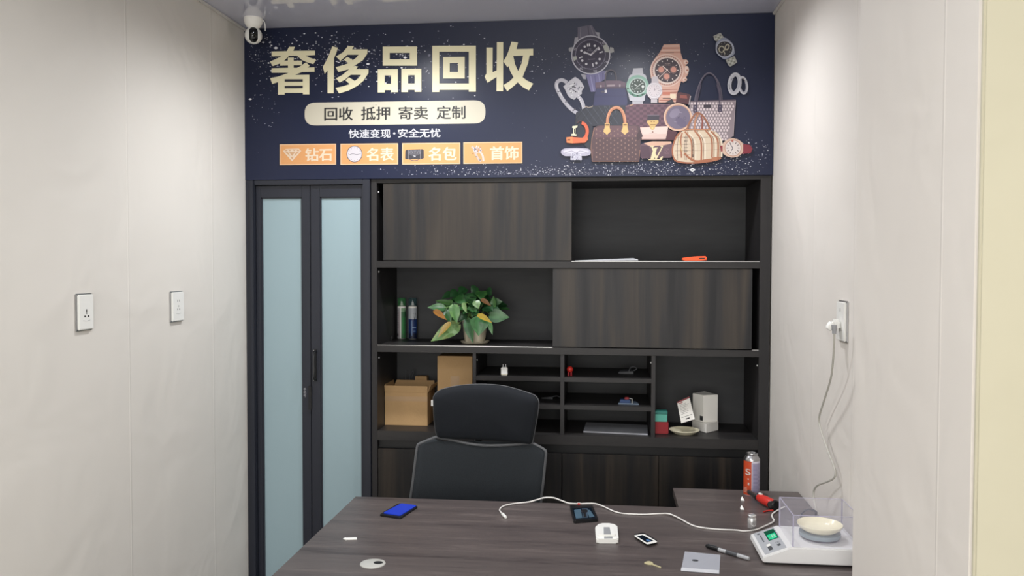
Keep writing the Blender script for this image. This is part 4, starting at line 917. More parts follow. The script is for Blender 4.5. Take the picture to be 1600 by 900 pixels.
# ================================================================== office chair
Yc = 3.16
ch = thing('office_chair', (atY(752, 700, Yc).x, Yc-.24, 0), 'black office chair with wide padded headrest and grey mesh back, behind the desk', 'chair')
def hp(x, y, Y=Yc): return atY(640+x/4.5, 590+y/4.5, Y)
xc = hp(545, 300).x
def curve(x, k=.9): return -k*(x-xc)**2
ol = [(180,130),(192,105),(230,78),(310,60),(380,52),(460,48),(560,50),(640,56),(700,66),(780,86),(850,105),(885,118),(905,140),(912,170),(905,240),(893,310),(880,380),(868,440),(855,455),(780,452),(700,445),(600,440),(500,434),(400,428),(300,422),(230,412),(205,400),(195,360),(187,300),(182,220)]
zc = sum(hp(*q).z for q in ol)/len(ol)
def ring(s, dy, sz=None):
    out = []
    for q in ol:
        p_ = hp(*q); x = xc+(p_.x-xc)*s; z = zc+(p_.z-zc)*(sz or s); out.append((x, Yc+dy+curve(x), z))
    return out
m = MB(); m.loft([ring(.02, .03), ring(.6, .028), ring(.93, .022), ring(.985, .012), ring(1, 0), ring(.985, -.014), ring(.94, -.026), ring(.84, -.034), ring(.65, -.039), ring(.4, -.041), ring(.02, -.042)])
hr = m.build('headrest', M_FABRIC, ch)
m = MB(); m.tube([(q[0], q[1]+.006, q[2]) for q in ring(1.003, .0)]+[(lambda q: (q[0], q[1]+.006, q[2]))(ring(1.003, .0)[0])], .0018, 6, 2); m.build('piping', M_CFRAME, hr)
q = hp(174, 165); m = MB(); m.box(q.x-.004, q.x+.003, Yc+curve(q.x)-.002, Yc+curve(q.x)+.001, q.z-.012, q.z+.011); tag(m.build('fabric_tag', M_WHITE, hr), 'tiny white tag')
fr = [(25,860),(45,700),(58,580),(72,470),(88,448),(140,428),(195,408)]; fr2 = [(865,452),(900,468),(945,490),(962,512),(955,600),(942,730),(926,870)]
Yk_ = Yc+.01
def bp_(x, y): q = hp(x, y, Yk_); return Vector((q.x, Yk_+curve(q.x, .6), q.z))
lowz = .46
L0, R0_ = bp_(*fr[0]), bp_(*fr2[-1])
fp = [Vector((L0.x+.035, Yk_-.06, lowz)), Vector((L0.x-.005, Yk_-.03, .6))]+[bp_(*q) for q in fr]; fp2 = [bp_(*q) for q in fr2]+[Vector((R0_.x+.005, Yk_-.03, .6)), Vector((R0_.x-.035, Yk_-.06, lowz))]
m = MB(); m.tube(fp, .0055, 8, 3); m.tube(fp2, .0055, 8, 3)
m.tube([bp_(x_, y_)+Vector((0, -.022*math.sin(math.pi*(x_-195)/670), 0)) for x_, y_ in ((195,408), (300,428), (420,455), (545,468), (680,466), (780,460), (865,452))], .006, 8, 3)
m.tube([fp[0], (fp[0]+fp2[-1])/2+Vector((0, .02, -.01)), fp2[-1]], .009, 8, 3)
m.build('back_frame', M_CFRAME, ch)
m = MB(); zl = max(p.z for p in fp); rows = []
def side(pts, z):
    for a, b in zip(pts, pts[1:]):
        if min(a.z, b.z)-1e-6 <= z <= max(a.z, b.z)+1e-6 and abs(a.z-b.z) > 1e-6: t = (z-a.z)/(b.z-a.z); return a.lerp(b, t)
    return pts[0] if abs(pts[0].z-z) < abs(pts[-1].z-z) else pts[-1]
ztop_ = bp_(195,412).z
for k in range(25):
    z = lowz+(ztop_-lowz)*k/24; a = side(fp, min(z, fp[-1].z)); b = side(fp2[::-1], min(z, fp2[0].z)); row = []
    for j in range(17):
        u = j/16; p_ = a.lerp(b, u); drop = 0
        yy = p_.y-.0+(.03*4*u*(1-u))
        row.append((p_.x, yy, z - (.05*(4*u*(1-u)) if k == 24 else 0)*1.0))
    rows.append(row)
V = [[m.bm.verts.new(p_) for p_ in r] for r in rows]
for a, b in zip(V, V[1:]):
    for j in range(16): m.bm.faces.new((a[j], a[j+1], b[j+1], b[j]))
mesh_o = m.build('mesh_back', M_MESH, ch); mod = mesh_o.modifiers.new('thickness', 'SOLIDIFY'); mod.thickness = .004
cxx = (fp[0].x+fp2[-1].x)/2; ys = Yk_-.28
MB().slab(rpoly([(cxx-.24, ys-.23), (cxx+.24, ys-.23), (cxx+.23, ys+.22), (cxx-.23, ys+.22)], .09, 8), .43, .50, bev=.02).build('seat', M_FABRIC, ch)
m = MB(); m.tube([(cxx, ys, .41), (cxx, ys+.2, .40), (cxx, Yk_-.02, .43), (cxx, Yk_+.035, .6), (cxx, Yk_+.045, .85), (cxx, Yk_+.035, 1.0)], .016, 10); m.build('spine', M_BLACK, ch)
MB().lathe((cxx, ys, .1), [(.028, 0), (.028, .2), (.018, .2), (.018, .32), (.05, .325), (.05, .33)], 20).build('gas_column', M_BLACK, ch)
for k in range(5):
    a = math.radians(72*k+18); d = Vector((math.cos(a), math.sin(a), 0)); e = Vector((cxx, ys, .09))+d*.29
    lg_ = MB().cyl((cxx, ys, .12), e, .022, .012, 10).build('base_arm', M_BLACK, ch)
    c_ = e+Vector((0, 0, -.06)); sd = Vector((-d.y, d.x, 0)); m = MB(); m.lathe(c_+sd*-.02, [(.028, 0), (.029, .004), (.029, .014), (.02, .018), (.02, .022), (.029, .026), (.029, .036), (.028, .04)], 18, sd); m.cyl(c_+Vector((0, 0, .0)), e+Vector((0, 0, .005)), .006); m.build('caster', M_BLACK, lg_)

# ================================================================== desk
dk = thing('desk', (-.1, 2.4, 0), 'large grey brown wood office desk filling the foreground, with a short return at right', 'desk')
dX0, dX1, dY0, dY1 = -.889, XR-.003, 1.78, 2.862; rX0, rY1 = .273, 3.113
yn = dY0
m = MB(); m.slab([(dX0, yn), (XP-.004, yn), (XP-.004, YP1+.004), (dX1, YP1+.004), (dX1, rY1), (rX0, rY1), (rX0, dY1), (dX0, dY1)], ZD-.028, ZD, bev=.0015); top = m.build('desktop', M_DESK, dk)
m = MB(); m.box(dX0+.03, dX0+.06, yn+.08, dY1-.06, 0, ZD-.028, bev=.002); m.build('leg_panel', M_DESK, dk)
bx('leg_panel', M_DESK, dk, XP-.05, XP-.02, yn+.08, YP1-.02, 0, ZD-.028, bev=.002)
bx('modesty_panel', M_DESK, dk, dX0+.06, XP-.05, yn+.25, yn+.268, .25, ZD-.028, bev=.001)
bx('return_pedestal', M_DESK, dk, rX0+.02, dX1-.02, dY1-.25, rY1-.02, 0, ZD-.028, bev=.002)
g = on(582.5, 881, ZD); m = MB(); m.lathe((g.x, g.y, ZD), [(.036, .0), (.0355, .0018), (.033, .0026), (.001, .0028)], 40); gr = m.build('grommet', mat('grommet_grey', (180, 180, 175), .35), dk)
g2 = on(591, 880.6, ZD); m = MB(); m.lathe((g2.x, g2.y, ZD+.0027), [(.0135, 0), (.013, .0007), (.0005, .0007)], 24, sx=1, sy=.8); m.build('cable_hole', M_BLACK, gr)

# ---- things on the desk
EPS = .0006
# blue card case
q = dq((593, 806.5), (626, 811.5), (653, 793.5), (622.5, 789))
t = thing('card_case', (q[0].x, q[0].y, ZD), 'bright blue card case with black edge strip lying on the desk left of the cable', 'card case')
MB().slab(rpoly(q, .006), ZD+EPS, ZD+.006, bev=.001).build('case_body', M_BLACK, t)
q2 = dq((598.5, 805), (625.3, 809), (651.3, 793.3), (627, 790)); MB().slab(rpoly(q2, .005), ZD+.006, ZD+.0085, bev=.0008).build('case_face', M_BLUE, t)
# white arrow-shaped adapter
pa = dq((536, 843), (541, 841.3), (541, 842.2), (557.5, 841.2), (557.7, 844), (541.3, 844.3), (541, 845.3))
tag(MB().slab(pa, ZD+EPS, ZD+.004, bev=.0005).build('adapter_tip', M_WHITE), 'tiny white arrow shaped plastic piece near the left edge of the desk', 'adapter')
# black phone in case
q = dq((890.4, 793.6), (925.4, 793), (934.5, 815.5), (896.5, 818.2))
t = thing('phone', (q[0].x, q[0].y, ZD), 'black phone in a thick case lying screen up by the desk\'s rear edge', 'phone')
MB().slab(rpoly(q, .006), ZD+EPS, ZD+.011, bev=.002).build('phone_case', M_BLACK, t)
zz_ = ZD+.0113
qs = [on(x, y, zz_).to_2d() for x, y in ((894, 793.8), (924, 793.2), (931.3, 810.4), (898.8, 811.6))]
scn = MB().slab(rpoly(qs, .003), ZD+.0107, ZD+.0113).build('screen', M_SCREEN, t)
i = Ink(lambda u_, v_, n: atZ(u_, v_, ZD+.0116+n*2e-5)); i.poly((80, 110, 130), [(897,797),(907,795),(910,809),(900,810)]); i.poly((80, 110, 130), [(916,796),(922,797),(929,807),(921,808.5)]); i.poly((70, 92, 112), [(909,794.5),(918,794.3),(919,808.5),(911,809)]); i.ell((18, 20, 28), 913, 798.5, 5.5, 3); i.poly((18, 20, 28), [(911,800),(915,800),(917,808),(912,808)]); i.build('screen_image', scn, M_INK2)
# white power gadget
zt_ = ZD+.014
q = [on(x, y, ZD).to_2d() for x, y in ((931.5, 849.5), (966.5, 849.8), (964.5, 829), (956, 824.5), (937, 824.5), (929.8, 831))]
t = thing('card_reader', (q[0].x, q[0].y, ZD), 'chunky white plastic gadget with grey window in the middle of the desk', 'gadget')
MB().slab(rpoly(q, .008), ZD+EPS, ZD+.015, bev=.003).build('shell', M_WHITE, t)
q2 = [on(x, y, ZD+.015).to_2d() for x, y in ((934, 838), (962, 838.3), (957, 822.3), (938, 822))]; MB().slab(rpoly(q2, .006), ZD+.0145, ZD+.021, bev=.002).build('raised_cover', M_WHITE, t)
q2 = [on(x, y, ZD+.021).to_2d() for x, y in ((943.5, 835), (954.5, 835), (952.5, 824), (943.3, 824))]; MB().slab(q2, ZD+.0205, ZD+.0218).build('grey_window', M_GREYP, t)
q2 = [on(x, y, ZD+.0165).to_2d() for x, y in ((944, 840.6), (957, 840.6), (957, 838.6), (944, 838.6))]; MB().slab(q2, ZD+.015, ZD+.0168).build('slot', M_GREYP, t)
# white phone
q = dq((989.7, 839), (1011, 853), (1028, 849.5), (1006.5, 836.5))
t = thing('phone', (q[0].x, q[0].y, ZD), 'small white phone with dark screen lying at an angle right of the white gadget', 'phone')
MB().slab(rpoly(q, .007), ZD+EPS, ZD+.009, bev=.0015).build('phone_back', M_BLACK, t)
zf_ = ZD+.0102; qf = [on(x, y, zf_).to_2d() for x, y in ((989.8, 836.4), (1011, 850.2), (1027.8, 846.7), (1006.3, 834))]; MB().slab(rpoly(qf, .007), ZD+.0088, zf_, bev=.0004).build('phone_front', M_WHITE, t)
qf = [on(x, y, zf_).to_2d() for x, y in ((995, 838), (1010.5, 847.8), (1021.5, 845.2), (1004, 836))]; scn = MB().slab(qf, zf_-.0002, zf_+.0003).build('screen', M_SCREEN, t)
i = Ink(lambda u_, v_, n: atZ(u_, v_, zf_+.0007)); i.poly((70, 120, 180), [(1012,846.5),(1018,845.3),(1012,842.5),(1009,843.6)]); i.build('screen_image', scn, M_INK2)
# key
t = MB(); k0, k1 = on(1016, 881.5, ZD), on(1034.5, 888.3, ZD); d = (k1-k0).normalized(); s_ = Vector((-d.y, d.x, 0))
hd_ = [k0+d*a+s_*b for a, b in ((-.016, -.006), (-.013, -.011), (-.003, -.012), (.004, -.008), (.008, -.0035), (.008, .0035), (.004, .008), (-.003, .012), (-.013, .011), (-.016, .006))]
t.slab([p_.to_2d() for p_ in hd_], ZD+EPS, ZD+.0028, bev=.0004)
bl_ = [k0+d*a+s_*b for a, b in ((.007, -.003), (.036, -.003), (.039, 0), (.036, .003), (.032, .0022), (.028, .0034), (.024, .002), (.02, .0034), (.015, .0022), (.007, .003))]
t.slab([p_.to_2d() for p_ in bl_], ZD+EPS, ZD+.0026); tag(t.build('key', M_BRASS), 'small brass coloured key lying on the desk near the plastic bag', 'key')
# plastic bag
q = dq((1064, 893), (1124, 897.5), (1125.4, 868), (1070, 862.8)); t = thing('plastic_bag', (q[0].x, q[0].y, ZD), 'small clear grey zip bag lying flat on the desk at the bottom edge', 'plastic bag')
MB().slab(q, ZD+EPS, [ZD+.0016, ZD+.003, ZD+.002, ZD+.0024]).build('bag_film', mat('bag_film', (200, 203, 212), .22, alpha=.55), t)
q2 = dq((1063.7, 893.3), (1123.6, 897.9), (1123.6, 893), (1064.6, 888.5)); MB().slab(q2, ZD+.0026, ZD+.0034).build('zip_strip', mat('zip_strip', (225, 227, 232), .3, alpha=.8), t)
c_ = on(1086, 877, ZD); MB().lathe((c_.x, c_.y, ZD+.0026), [(.009, 0), (.0085, .0006), (.0005, .0007)], 16, sy=.7).build('dark_mark', mat('dark_mark', (60, 62, 68), .5), t)
# marker pen
a, b = on(1103.5, 856, ZD), on(1170.5, 876.5, ZD); a.z = b.z = ZD+.0066; d = (b-a).normalized(); Lm = (b-a).length
t = thing('marker_pen', a, 'black and grey marker pen lying diagonally on the desk left of the scale', 'pen')
MB().lathe(a, [(.0045, 0), (.006, .003), (.0062, Lm*.27), (.0062, Lm*.3)], 20, d).build('pen_cap', M_BLACK, t)
m = MB(); m.lathe(a+d*Lm*.3, [(.0056, 0), (.0056, Lm*.62), (.005, Lm*.66), (.005, Lm*.7)], 20, d); m.build('pen_barrel', mat('grey_barrel', (165, 167, 170), .25), t)
m = MB(); m.lathe(a+d*Lm*.48, [(.0058, 0), (.0058, Lm*.26)], 20, d); m.build('pen_label', M_DGREY, t)
m = MB(); m.box(-.0015, .0015, 0, .03, 0, .0016); 
for v in m.bm.verts: v.co = a+d*(v.co.y+.006)+Vector((-d.y, d.x, 0))*v.co.x+Vector((0, 0, .006+v.co.z))
m.build('pen_clip', M_DGREY, t)
# chrome calibration weight
p = on(1175.3, 826.5, ZD); r = .0135; t = thing('calibration_weight', (p.x, p.y+.008, ZD), 'shiny chrome cylinder weight standing on the desk behind the scale display', 'weight')
zt_ = atY(1175, 803.5, p.y+.008).z-ZD
MB().lathe((p.x, p.y+.008, ZD+EPS), [(r*.9, 0), (r, .002), (r, zt_*.68), (r*.9, zt_*.74), (r*.6, zt_*.78), (r*.6, zt_*.84)], 32).build('weight_body', M_POLISH, t)
MB().lathe((p.x, p.y+.008, ZD+zt_*.83), [(r*.6, 0), (r*.95, zt_*.04), (r*.98, zt_*.1), (r*.8, zt_*.16), (r*.3, zt_*.17)], 32).build('weight_knob', M_POLISH, t)
# butane can
pb = on(1174, 773.5, ZD); r = .0285; Yg = pb.y+.01; X = atY(1174.3, 745, Yg).x; t = thing('gas_canister', (X, Yg, ZD), 'orange and white gas canister with steel top standing by the right wall', 'gas canister')
zb_, zs, ztp = ZD+EPS, atY(1174, 717.5, Yg).z, atY(1174, 706.5, Yg).z
MB().lathe((X, Yg, zb_), [(r*.96, 0), (r, .002), (r, zs-zb_-.001)], 40).build('can_body', mat('canister_white', (215, 212, 225), .3), t)
MB().lathe((X, Yg, zs), [(r*1.02, -.003), (r*1.02, .002), (r*.9, .008), (r*.74, .014), (r*.7, .016), (r*.74, ztp-zs-.006), (r*.72, ztp-zs-.002), (r*.6, ztp-zs-.002), (r*.5, ztp-zs-.009), (r*.2, ztp-zs-.009), (r*.18, ztp-zs), (.001, ztp-zs)], 40).build('steel_dome', M_STEEL, t)
def gm(u_, v_, n): a_ = u_*math.pi/2; rr = r+.0004+n*4e-5; return Vector((X+rr*math.sin(a_), Yg-rr*math.cos(a_), zb_+.002+(zs-zb_-.005)*(1-v_)))
i = Ink(gm)
def gband(c, u0, u1, v0, v1, n=10):
    for k in range(n): a_ = u0+(u1-u0)*k/n; b_ = u0+(u1-u0)*(k+1)/n; i.poly(c, [(a_, v0), (b_, v0), (b_, v1), (a_, v1)], step=False)
    i.n += 1
gband((222, 84, 44), -1.4, -.12, 0, 1); gband((190, 184, 214), -.06, .9, .05, .98); gband((222, 84, 44), 1.0, 1.5, 0, 1)
for k in range(22): gband((150, 144, 184), .02, .8, .1+k*.038, .112+k*.038, 6)
i.text((240, 226, 220), 'S', -.62, .22, -.2, .4, .02); i.rect((240, 226, 220), -.42, .5, -.32, .54); i.rect((240, 226, 220), -.4, .62, -.28, .7)
for k in range(4): gband((240, 200, 180), -.85, -.45, .78+k*.04, .795+k*.04, 4)
i.build('can_label', t, M_INK2)
# blow torch lying behind
a = on(1170, 772, ZD); a.z = ZD+.018; b = on(1183, 778, ZD); b.z = ZD+.018; c_ = on(1203, 790, ZD+.018)
a = atZ(1170, 768.5, ZD+.022); b = atZ(1184, 776.5, ZD+.02); c_ = atZ(1206, 787, ZD+.018)
t = thing('blow_torch', (b.x, b.y, ZD), 'red gas torch head with black knob lying beside the gas canister', 'torch')
d = (b-a).normalized(); m = MB(); m.lathe(a, [(.0075, 0), (.0085, .003), (.0085, (b-a).length*.6), (.0105, (b-a).length*.65), (.0105, (b-a).length)], 20, d); m.build('nozzle', mat('nozzle_steel', (110, 108, 108), .35, .8), t)
d2 = (c_-b).normalized(); Lb = (c_-b).length; m = MB(); m.lathe(b, [(.009, 0), (.0125, .004), (.0155, Lb*.3), (.0165, Lb*.6), (.0165, Lb*.95), (.012, Lb*1.1)], 24, d2); tb = m.build('torch_body', M_RED, t)
m = MB(); m.lathe(b-d2*.004, [(.011, 0), (.0135, .003), (.0135, .009), (.012, .012)], 24, d2); m.build('collar', M_BLACK, t)
m = MB(); kd = Vector((-.35, -1, .1)).normalized(); m.lathe(c_+kd*.011, [(.012, 0), (.012, .012), (.010, .014), (.004, .014), (.004, .016)], 24, kd); m.build('control_knob', M_BLACK, t)
e_ = c_+d2*.02; m = MB(); m.lathe(c_+d2*Lb*.0+Vector((0, 0, .0)), [(.014, .012), (.0175, .014), (.0175, .02), (.014, .023)], 24, d2); m.build('adapter_ring', M_BLACK, t)
m = MB(); m.box(-.004, .004, 0, .016, 0, .006, bev=.001)
for v in m.bm.verts: v.co = b+d2*(v.co.y+.008)+Vector((-d2.y, d2.x, 0))*v.co.x+Vector((0, 0, .012+v.co.z))
m.build('safety_catch', M_WHITE, t)
m = MB(); m.tube([atZ(1193, 799.5, ZD+.003), atZ(1201, 797.8, ZD+.003), atZ(1208, 797.4, ZD+.003)], .0024); tag(m.build('red_lead', M_RED), 'short red wire lying on the desk in front of the torch', 'wire')
# scraps
for (x, y, lb) in ((1159.5, 782, 'tiny white paper scrap in front of the gas canister, the farther of two'), (1158.8, 796, 'tiny white paper scrap nearest the chrome weight, the nearer of two')):
    p = on(x, y, ZD); m = MB(); m.slab([(p.x-.005, p.y-.006), (p.x+.007, p.y-.008), (p.x+.002, p.y+.012), (p.x-.004, p.y+.004)], ZD+EPS, [ZD+.002, ZD+.003, ZD+.012, ZD+.006]); tag(m.build('paper_scrap', M_WHITE), lb, 'paper scrap')
# charging cable along the back edge
cp_ = [(788.5, 806.5, .006), (783, 801, .004), (780.8, 797, .004), (783, 793, .004), (790, 789.5, .004), (806, 786.5, .004), (826, 784.3, .006), (840, 780.5, .012), (851, 777.6, .018), (865, 777.8, .018), (877, 782, .012), (889, 786.2, .008), (905, 787, .012), (928, 786.8, .012), (942, 791, .005), (967, 801.3, .003), (1004, 803.8, .003), (1030, 802.6, .004), (1045, 802.8, .006), (1060, 809, .006), (1083, 821.2, .003), (1105, 825.5, .003), (1127.5, 827.4, .003), (1150, 828.4, .003), (1163, 829.8, .003), (1180, 828, .003), (1194, 822.5, .004), (1209, 814.5, .006), (1206.5, 808, .006), (1207, 803, .005), (1215.6, 797, .004), (1226, 792, .004)]
t = thing('charging_cable', on(900, 790, ZD), 'long white charging cable winding along the rear of the desk', 'cable')
CBL = .0024; MB().tube([atZ(x, y, ZD+max(h-.0, CBL+.0005)) for x, y, h in cp_], CBL, 8, 5).build('cord', M_CORD, t)
a, b = atZ(784.5, 802.5, ZD+.006), atZ(790.3, 808.5, ZD+.005); m = MB(); m.lathe(a, [(.003, 0), (.0052, .004), (.0052, (b-a).length*.8), (.004, (b-a).length)], 16, b-a); m.build('cable_plug', M_WHITE, t)
m = MB(); p = atZ(904.5, 787.5, ZD+.012); m.lathe(p-Vector((.004, 0, 0)), [(.0036, 0), (.0036, .008)], 12, (1, 0, 0)); tag(m.build('cable_tie', M_RED, t), 'red wrap on the cord')
m = MB(); pry = atZ(908, 793.2, ZD).y+.001; m.slab([(p.x-.007, pry), (p.x+.007, pry), (p.x+.005, max(pry+.006, p.y-.002)), (p.x-.005, max(pry+.006, p.y-.002))], ZD+.0125, ZD+.0155, bev=.0008); m.build('phone_plug', M_WHITE, t)

# ---- scale
sX0, sX1, sY0, sY1 = .4565, XR-.006, 2.34, 2.535
zlo = ZD+.006; zPl = ZD+.022
sxP = atZ(1236.5, 857, ZD+.052).x; zP = ZD+.052
sl = thing('digital_scale', ((sX0+sX1)/2, 2.43, ZD), 'white electronic scale with green display and clear wind shield at the desk\'s right end', 'scale')
# body: profile in x-z, lofted along y
prof = [(sX0, zlo+.004), (sX0+.006, zlo), (sX1, zlo), (sX1, zP), (sxP, zP), (sX0+.002, zPl)]
m = MB(); m.loft([[(x, sY0, z) for x, z in prof], [(x, sY1, z) for x, z in prof]], bev=.003); m.build('scale_body', mat('scale_white', (222, 222, 222), .35), sl)
m = MB(); m.slab(rpoly([(sX0+.008, sY0+.006), (sX1-.003, sY0+.006), (sX1-.003, sY1-.006), (sX0+.008, sY1-.006)], .01), ZD+.002, zlo+.001); m.build('base_plate', M_BLACK, sl)
for x in (sX0+.03, sX1-.03):
    for y in (sY0+.03, sY1-.03): m = MB(); m.lathe((x, y, ZD+.0003), [(.009, 0), (.009, .003)], 14); m.build('foot', M_BLACK, sl)
# sloping control panel
pe0 = Vector((sX0+.002, 0, zPl)); pe1 = Vector((sxP, 0, zP)); pd = (pe1-pe0); pn_ = Vector((-pd.z, 0, pd.x)).normalized()
def pm(u_, v_, n): # u along slope from low left to high right, v from far (0) to near (1)
    q_ = pe0+pd*u_+pn_*(.0006+n*2.5e-5); return Vector((q_.x, sY1+(sY0-sY1)*v_, q_.z))
def plate(name, u0, u1, v0, v1, th, m_, lift=0.0, par=None):
    m = MB(); q_ = [pm(u0, v0, 0), pm(u1, v0, 0), pm(u1, v1, 0), pm(u0, v1, 0)]; m.loft([[p_+pn_*(lift-.0004) for p_ in q_], [p_+pn_*(lift+th) for p_ in q_]]); return m.build(name, m_, par or sl)
pan = plate('control_panel', .1, .88, .04, .95, .0008, mat('panel_grey', (172, 175, 180), .4))
ds = plate('display', .46, .84, .12, .52, .0012, M_LCDD, .0006)
plate('lit_digits_field', .5, .8, .3, .5, .0002, M_LCD, .0022, ds)
i = Ink(lambda u_, v_, n: pm(u_, v_, n)+pn_*.0024)
for k in range(3): i.rect((190, 250, 215), .54+k*.085, .34, .59+k*.085, .47)
i.build('display_digits', ds, M_INK2)
i = Ink(lambda u_, v_, n: pm(u_, v_, n)+pn_*.0008)
i.rect((88, 92, 100), .2, .1, .3, .16); i.rect((110, 114, 122), .26, .2, .31, .5); i.rect((100, 104, 112), .86, .16, .87, .4); i.text((90, 94, 102), 'CAL', .62, .64, .78, .7); i.rect((95, 98, 104), .64, .74, .76, .82)
i.build('panel_print', pan, M_INK2)
plate('button', .3, .44, .64, .72, .0015, M_WHITE, .0006); plate('button', .3, .44, .73, .87, .0015, M_DGREY, .0006)
# pan and dish
wx0, wx1 = atZ(1240, 857, zP).x, sX1-.006; wy0, wy1 = sY0+.006, sY1-.008
cxp, cyp = (wx0+wx1)/2+.004, (wy0+wy1)/2; wzt = atY(1240, 805.5, wy0).z
m = MB(); m.lathe((cxp, cyp, zP), [(.05, 0), (.052, .002), (.052, .004), (.02, .004), (.02, .008)], 40); m.build('pan_support', M_DGREY, sl)
m = MB(); m.lathe((cxp, cyp, zP+.006), [(.056, 0), (.058, .003), (.058, .011), (.056, .012), (.001, .012)], 40); m.build('weighing_pan', M_BLUEGREY, sl)
zd = zP+.0186; dz_ = atY(1278, 824, cyp).z
bw = MB(); bw.lathe((cxp, cyp, zd), [(.038, 0), (.045, .003), (.058, .012), (.0635, .022), (.063, .0235), (.0615, .022), (.055, .0125), (.042, .005), (.001, .004)], 48)
tag(bw.build('cream_dish', M_CREAMP), 'round cream dish sitting on the pan inside the clear wind shield', 'dish')
ws = thing('wind_shield', ((wx0+wx1)/2, cyp, zP), 'clear acrylic wind shield box standing on the scale around the dish', 'wind shield')
th = .003; m = MB()
for a in ((wx0, wx1, wy0, wy0+th), (wx0, wx1, wy1-th, wy1), (wx0, wx0+th, wy0+th+.0002, wy1-th-.0002), (wx1-th, wx1, wy0+th+.0002, wy1-th-.0002)):
    MB().box(a[0], a[1], a[2], a[3], zP+.0004, wzt, bev=.0004, seg=1).build('acrylic_wall', M_ACRYL, ws)
m.bm.free()
m = MB(); e = .0034
for x in (wx0, wx1-e):
    for y in (wy0, wy1-e): m.box(x-.0002, x+e, y-.0002, y+e+.0002, zP+.0006, wzt)
m.build('corner_edge', M_ACRYLE, ws)
m = MB(); m.box(wx0, wx1, wy0-.0002, wy0+th, wzt, wzt+.0012); m.box(wx0, wx1, wy1-th, wy1, wzt, wzt+.0012); m.box(wx0-.0002, wx0+th, wy0+th, wy1-th, wzt, wzt+.0012); m.box(wx1-th, wx1, wy0+th, wy1-th, wzt, wzt+.0012); m.build('top_edge', M_ACRYLE, ws)

# ---- wall sockets
def socket(y0, y1, z0, z1, X, s, label, kind):
    t = thing('wall_socket', (X, (y0+y1)/2, (z0+z1)/2), label, 'wall socket', 'white wall sockets')
    m = MB(); m.box(min(X, X+s*.004), max(X, X+s*.004), y0, y1, z0, z1, bev=.0015); m.build('back_plate', M_STEEL, t)
    a, b = sorted((X+s*.004, X+s*.012)); fp_ = MB().box(a, b, y0+.004, y1-.004, z0+.003, z1-.003, bev=.0025).build('face_plate', M_WHITE, t)
    m = MB(); yc = (y0+y1)/2; zc__ = (z0+z1)/2; xa, xb = sorted((X+s*.0115, X+s*.0124))
    if kind == 3:
        m.box(xa, xb, yc-.002, yc+.002, zc__-.002, zc__+.009); m.box(xa, xb, yc-.0025, yc+.0025, zc__-.006, zc__-.003); m.box(xa, xb, yc-.012, yc-.005, zc__-.016, zc__-.011); m.box(xa, xb, yc+.005, yc+.012, zc__-.016, zc__-.011)
    elif kind == 5:
        m.box(xa, xb, yc-.008, yc-.0055, zc__+.018, zc__+.026); m.box(xa, xb, yc+.0055, yc+.008, zc__+.018, zc__+.026); m.box(xa, xb, yc-.001, yc+.001, zc__-.002, zc__+.005); m.box(xa, xb, yc-.009, yc-.006, zc__-.014, zc__-.008); m.box(xa, xb, yc+.006, yc+.009, zc__-.014, zc__-.008)
    else: m.box(xa, xb, yc-.002, yc+.002, zc__+.03, zc__+.04)
    m.build('socket_holes', M_BLACK, fp_)
    m = MB(); m.tube([(X+s*.012, yc-.018, zc__-.0265), (X+s*.012, yc, zc__-.0285), (X+s*.012, yc+.018, zc__-.0265)], .0006, 6); m.build('logo_line', M_GREYP, fp_)
    return t
z = lambda px, py, X: atX(px, py, X).z
a, b = atX(117, 487, XL).y, atX(142.5, 487, XL).y; socket(a, b, z(130, 516.5, XL), z(130, 458.5, XL), XL, 1, 'white three-hole wall socket on the left wall, the one farther from the banner', 3)
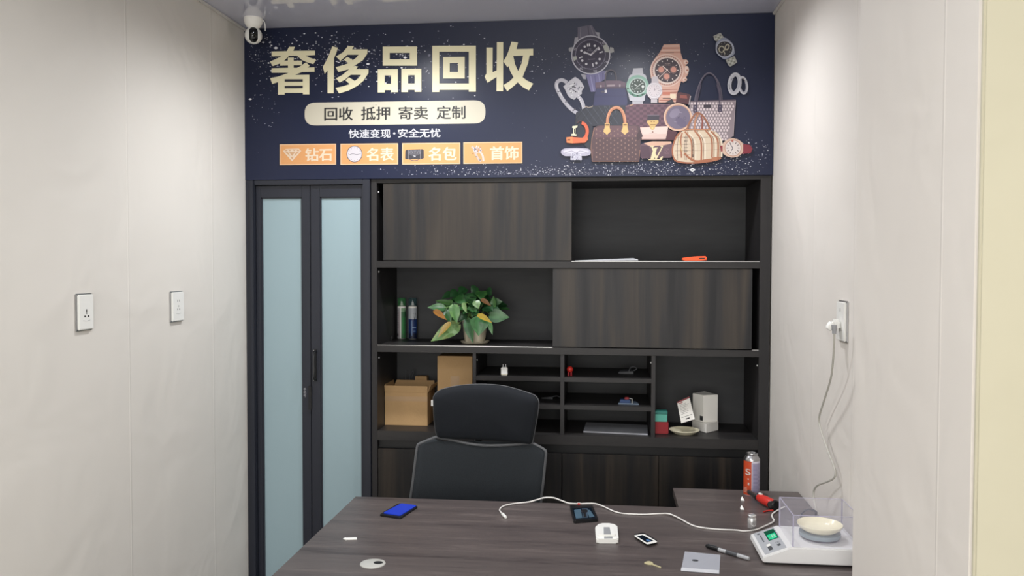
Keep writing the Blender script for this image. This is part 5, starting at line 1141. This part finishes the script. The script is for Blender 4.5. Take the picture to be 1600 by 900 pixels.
a, b = atX(264.5, 478, XL).y, atX(284.3, 478, XL).y; socket(a, b, z(275, 502.5, XL), z(275, 455, XL), XL, 1, 'white five-hole wall socket on the left wall, the one nearer the black door', 5)
a, b = atX(1326, 500, XR).y, atX(1312, 500, XR).y; s3 = socket(a, b, z(1319, 534, XR), z(1319, 470, XR), XR, -1, 'white wall socket on the right wall with a plug in it', 0)
# plug and cord of the scale
Xc = XR-.03; pp = atX(1308, 512, XR-.04); ysk = (a+b)/2
t = thing('power_plug', (XR-.012, ysk, pp.z), 'white angled plug in the right wall socket with its long hanging grey cord', 'power cord')
m = MB(); m.box(XR-.036, XR-.0127, ysk-.016, ysk+.016, pp.z-.012, pp.z+.02, bev=.006); m.lathe((XR-.036, ysk, pp.z+.004), [(.011, -.004), (.013, .0), (.012, .012), (.009, .018)], 18, (-.6, 0, -.8)); m.build('plug_body', M_WHITE, t)
m = MB(); c0_ = atX(1303.5, 512, XR-.05); m.lathe(c0_+Vector((0, 0, .008)), [(.008, 0), (.0075, .014), (.006, .018), (.006, .026)], 14, (0, 0, -1)); m.build('strain_relief', M_GREYP, t)
cw = [(1303.5, 516, .05), (1303.2, 535, .048), (1301.5, 565, .042), (1298, 592, .036), (1288, 625, .03), (1280, 652, .026), (1281.5, 668, .024), (1292, 700, .02), (1302, 726, .018), (1305.3, 740, .018), (1302, 748, .02), (1290, 753.5, .026), (1278, 758, .035), (1272, 766, .04), (1271.5, 778, .042), (1275, 797, .045)]
pts = [atX(x, y, XR-o) for x, y, o in cw]
e0 = pts[-1]; yb_ = sY1+.03
pts += [Vector((e0.x, e0.y-.01, ZD+.03)), Vector((e0.x-.02, e0.y-.03, ZD+.006))]
MB().tube(pts, .0032, 8, 4).build('cord', M_CORDG, t)
m = MB(); lp_ = [atY(x, y, sY1+.02) for x, y in ((1252, 806), (1256, 799.5), (1262, 796.3), (1269, 796.5), (1275.5, 800.5), (1275, 806))]; lp_ = [Vector((lp_[0].x-.01, sY1+.02, ZD+.006))]+lp_+[Vector((lp_[-1].x+.003, sY1+.02, ZD+.006))]
m.tube(lp_, .003, 8, 4); m.build('cord_loop', M_DGREY, t)
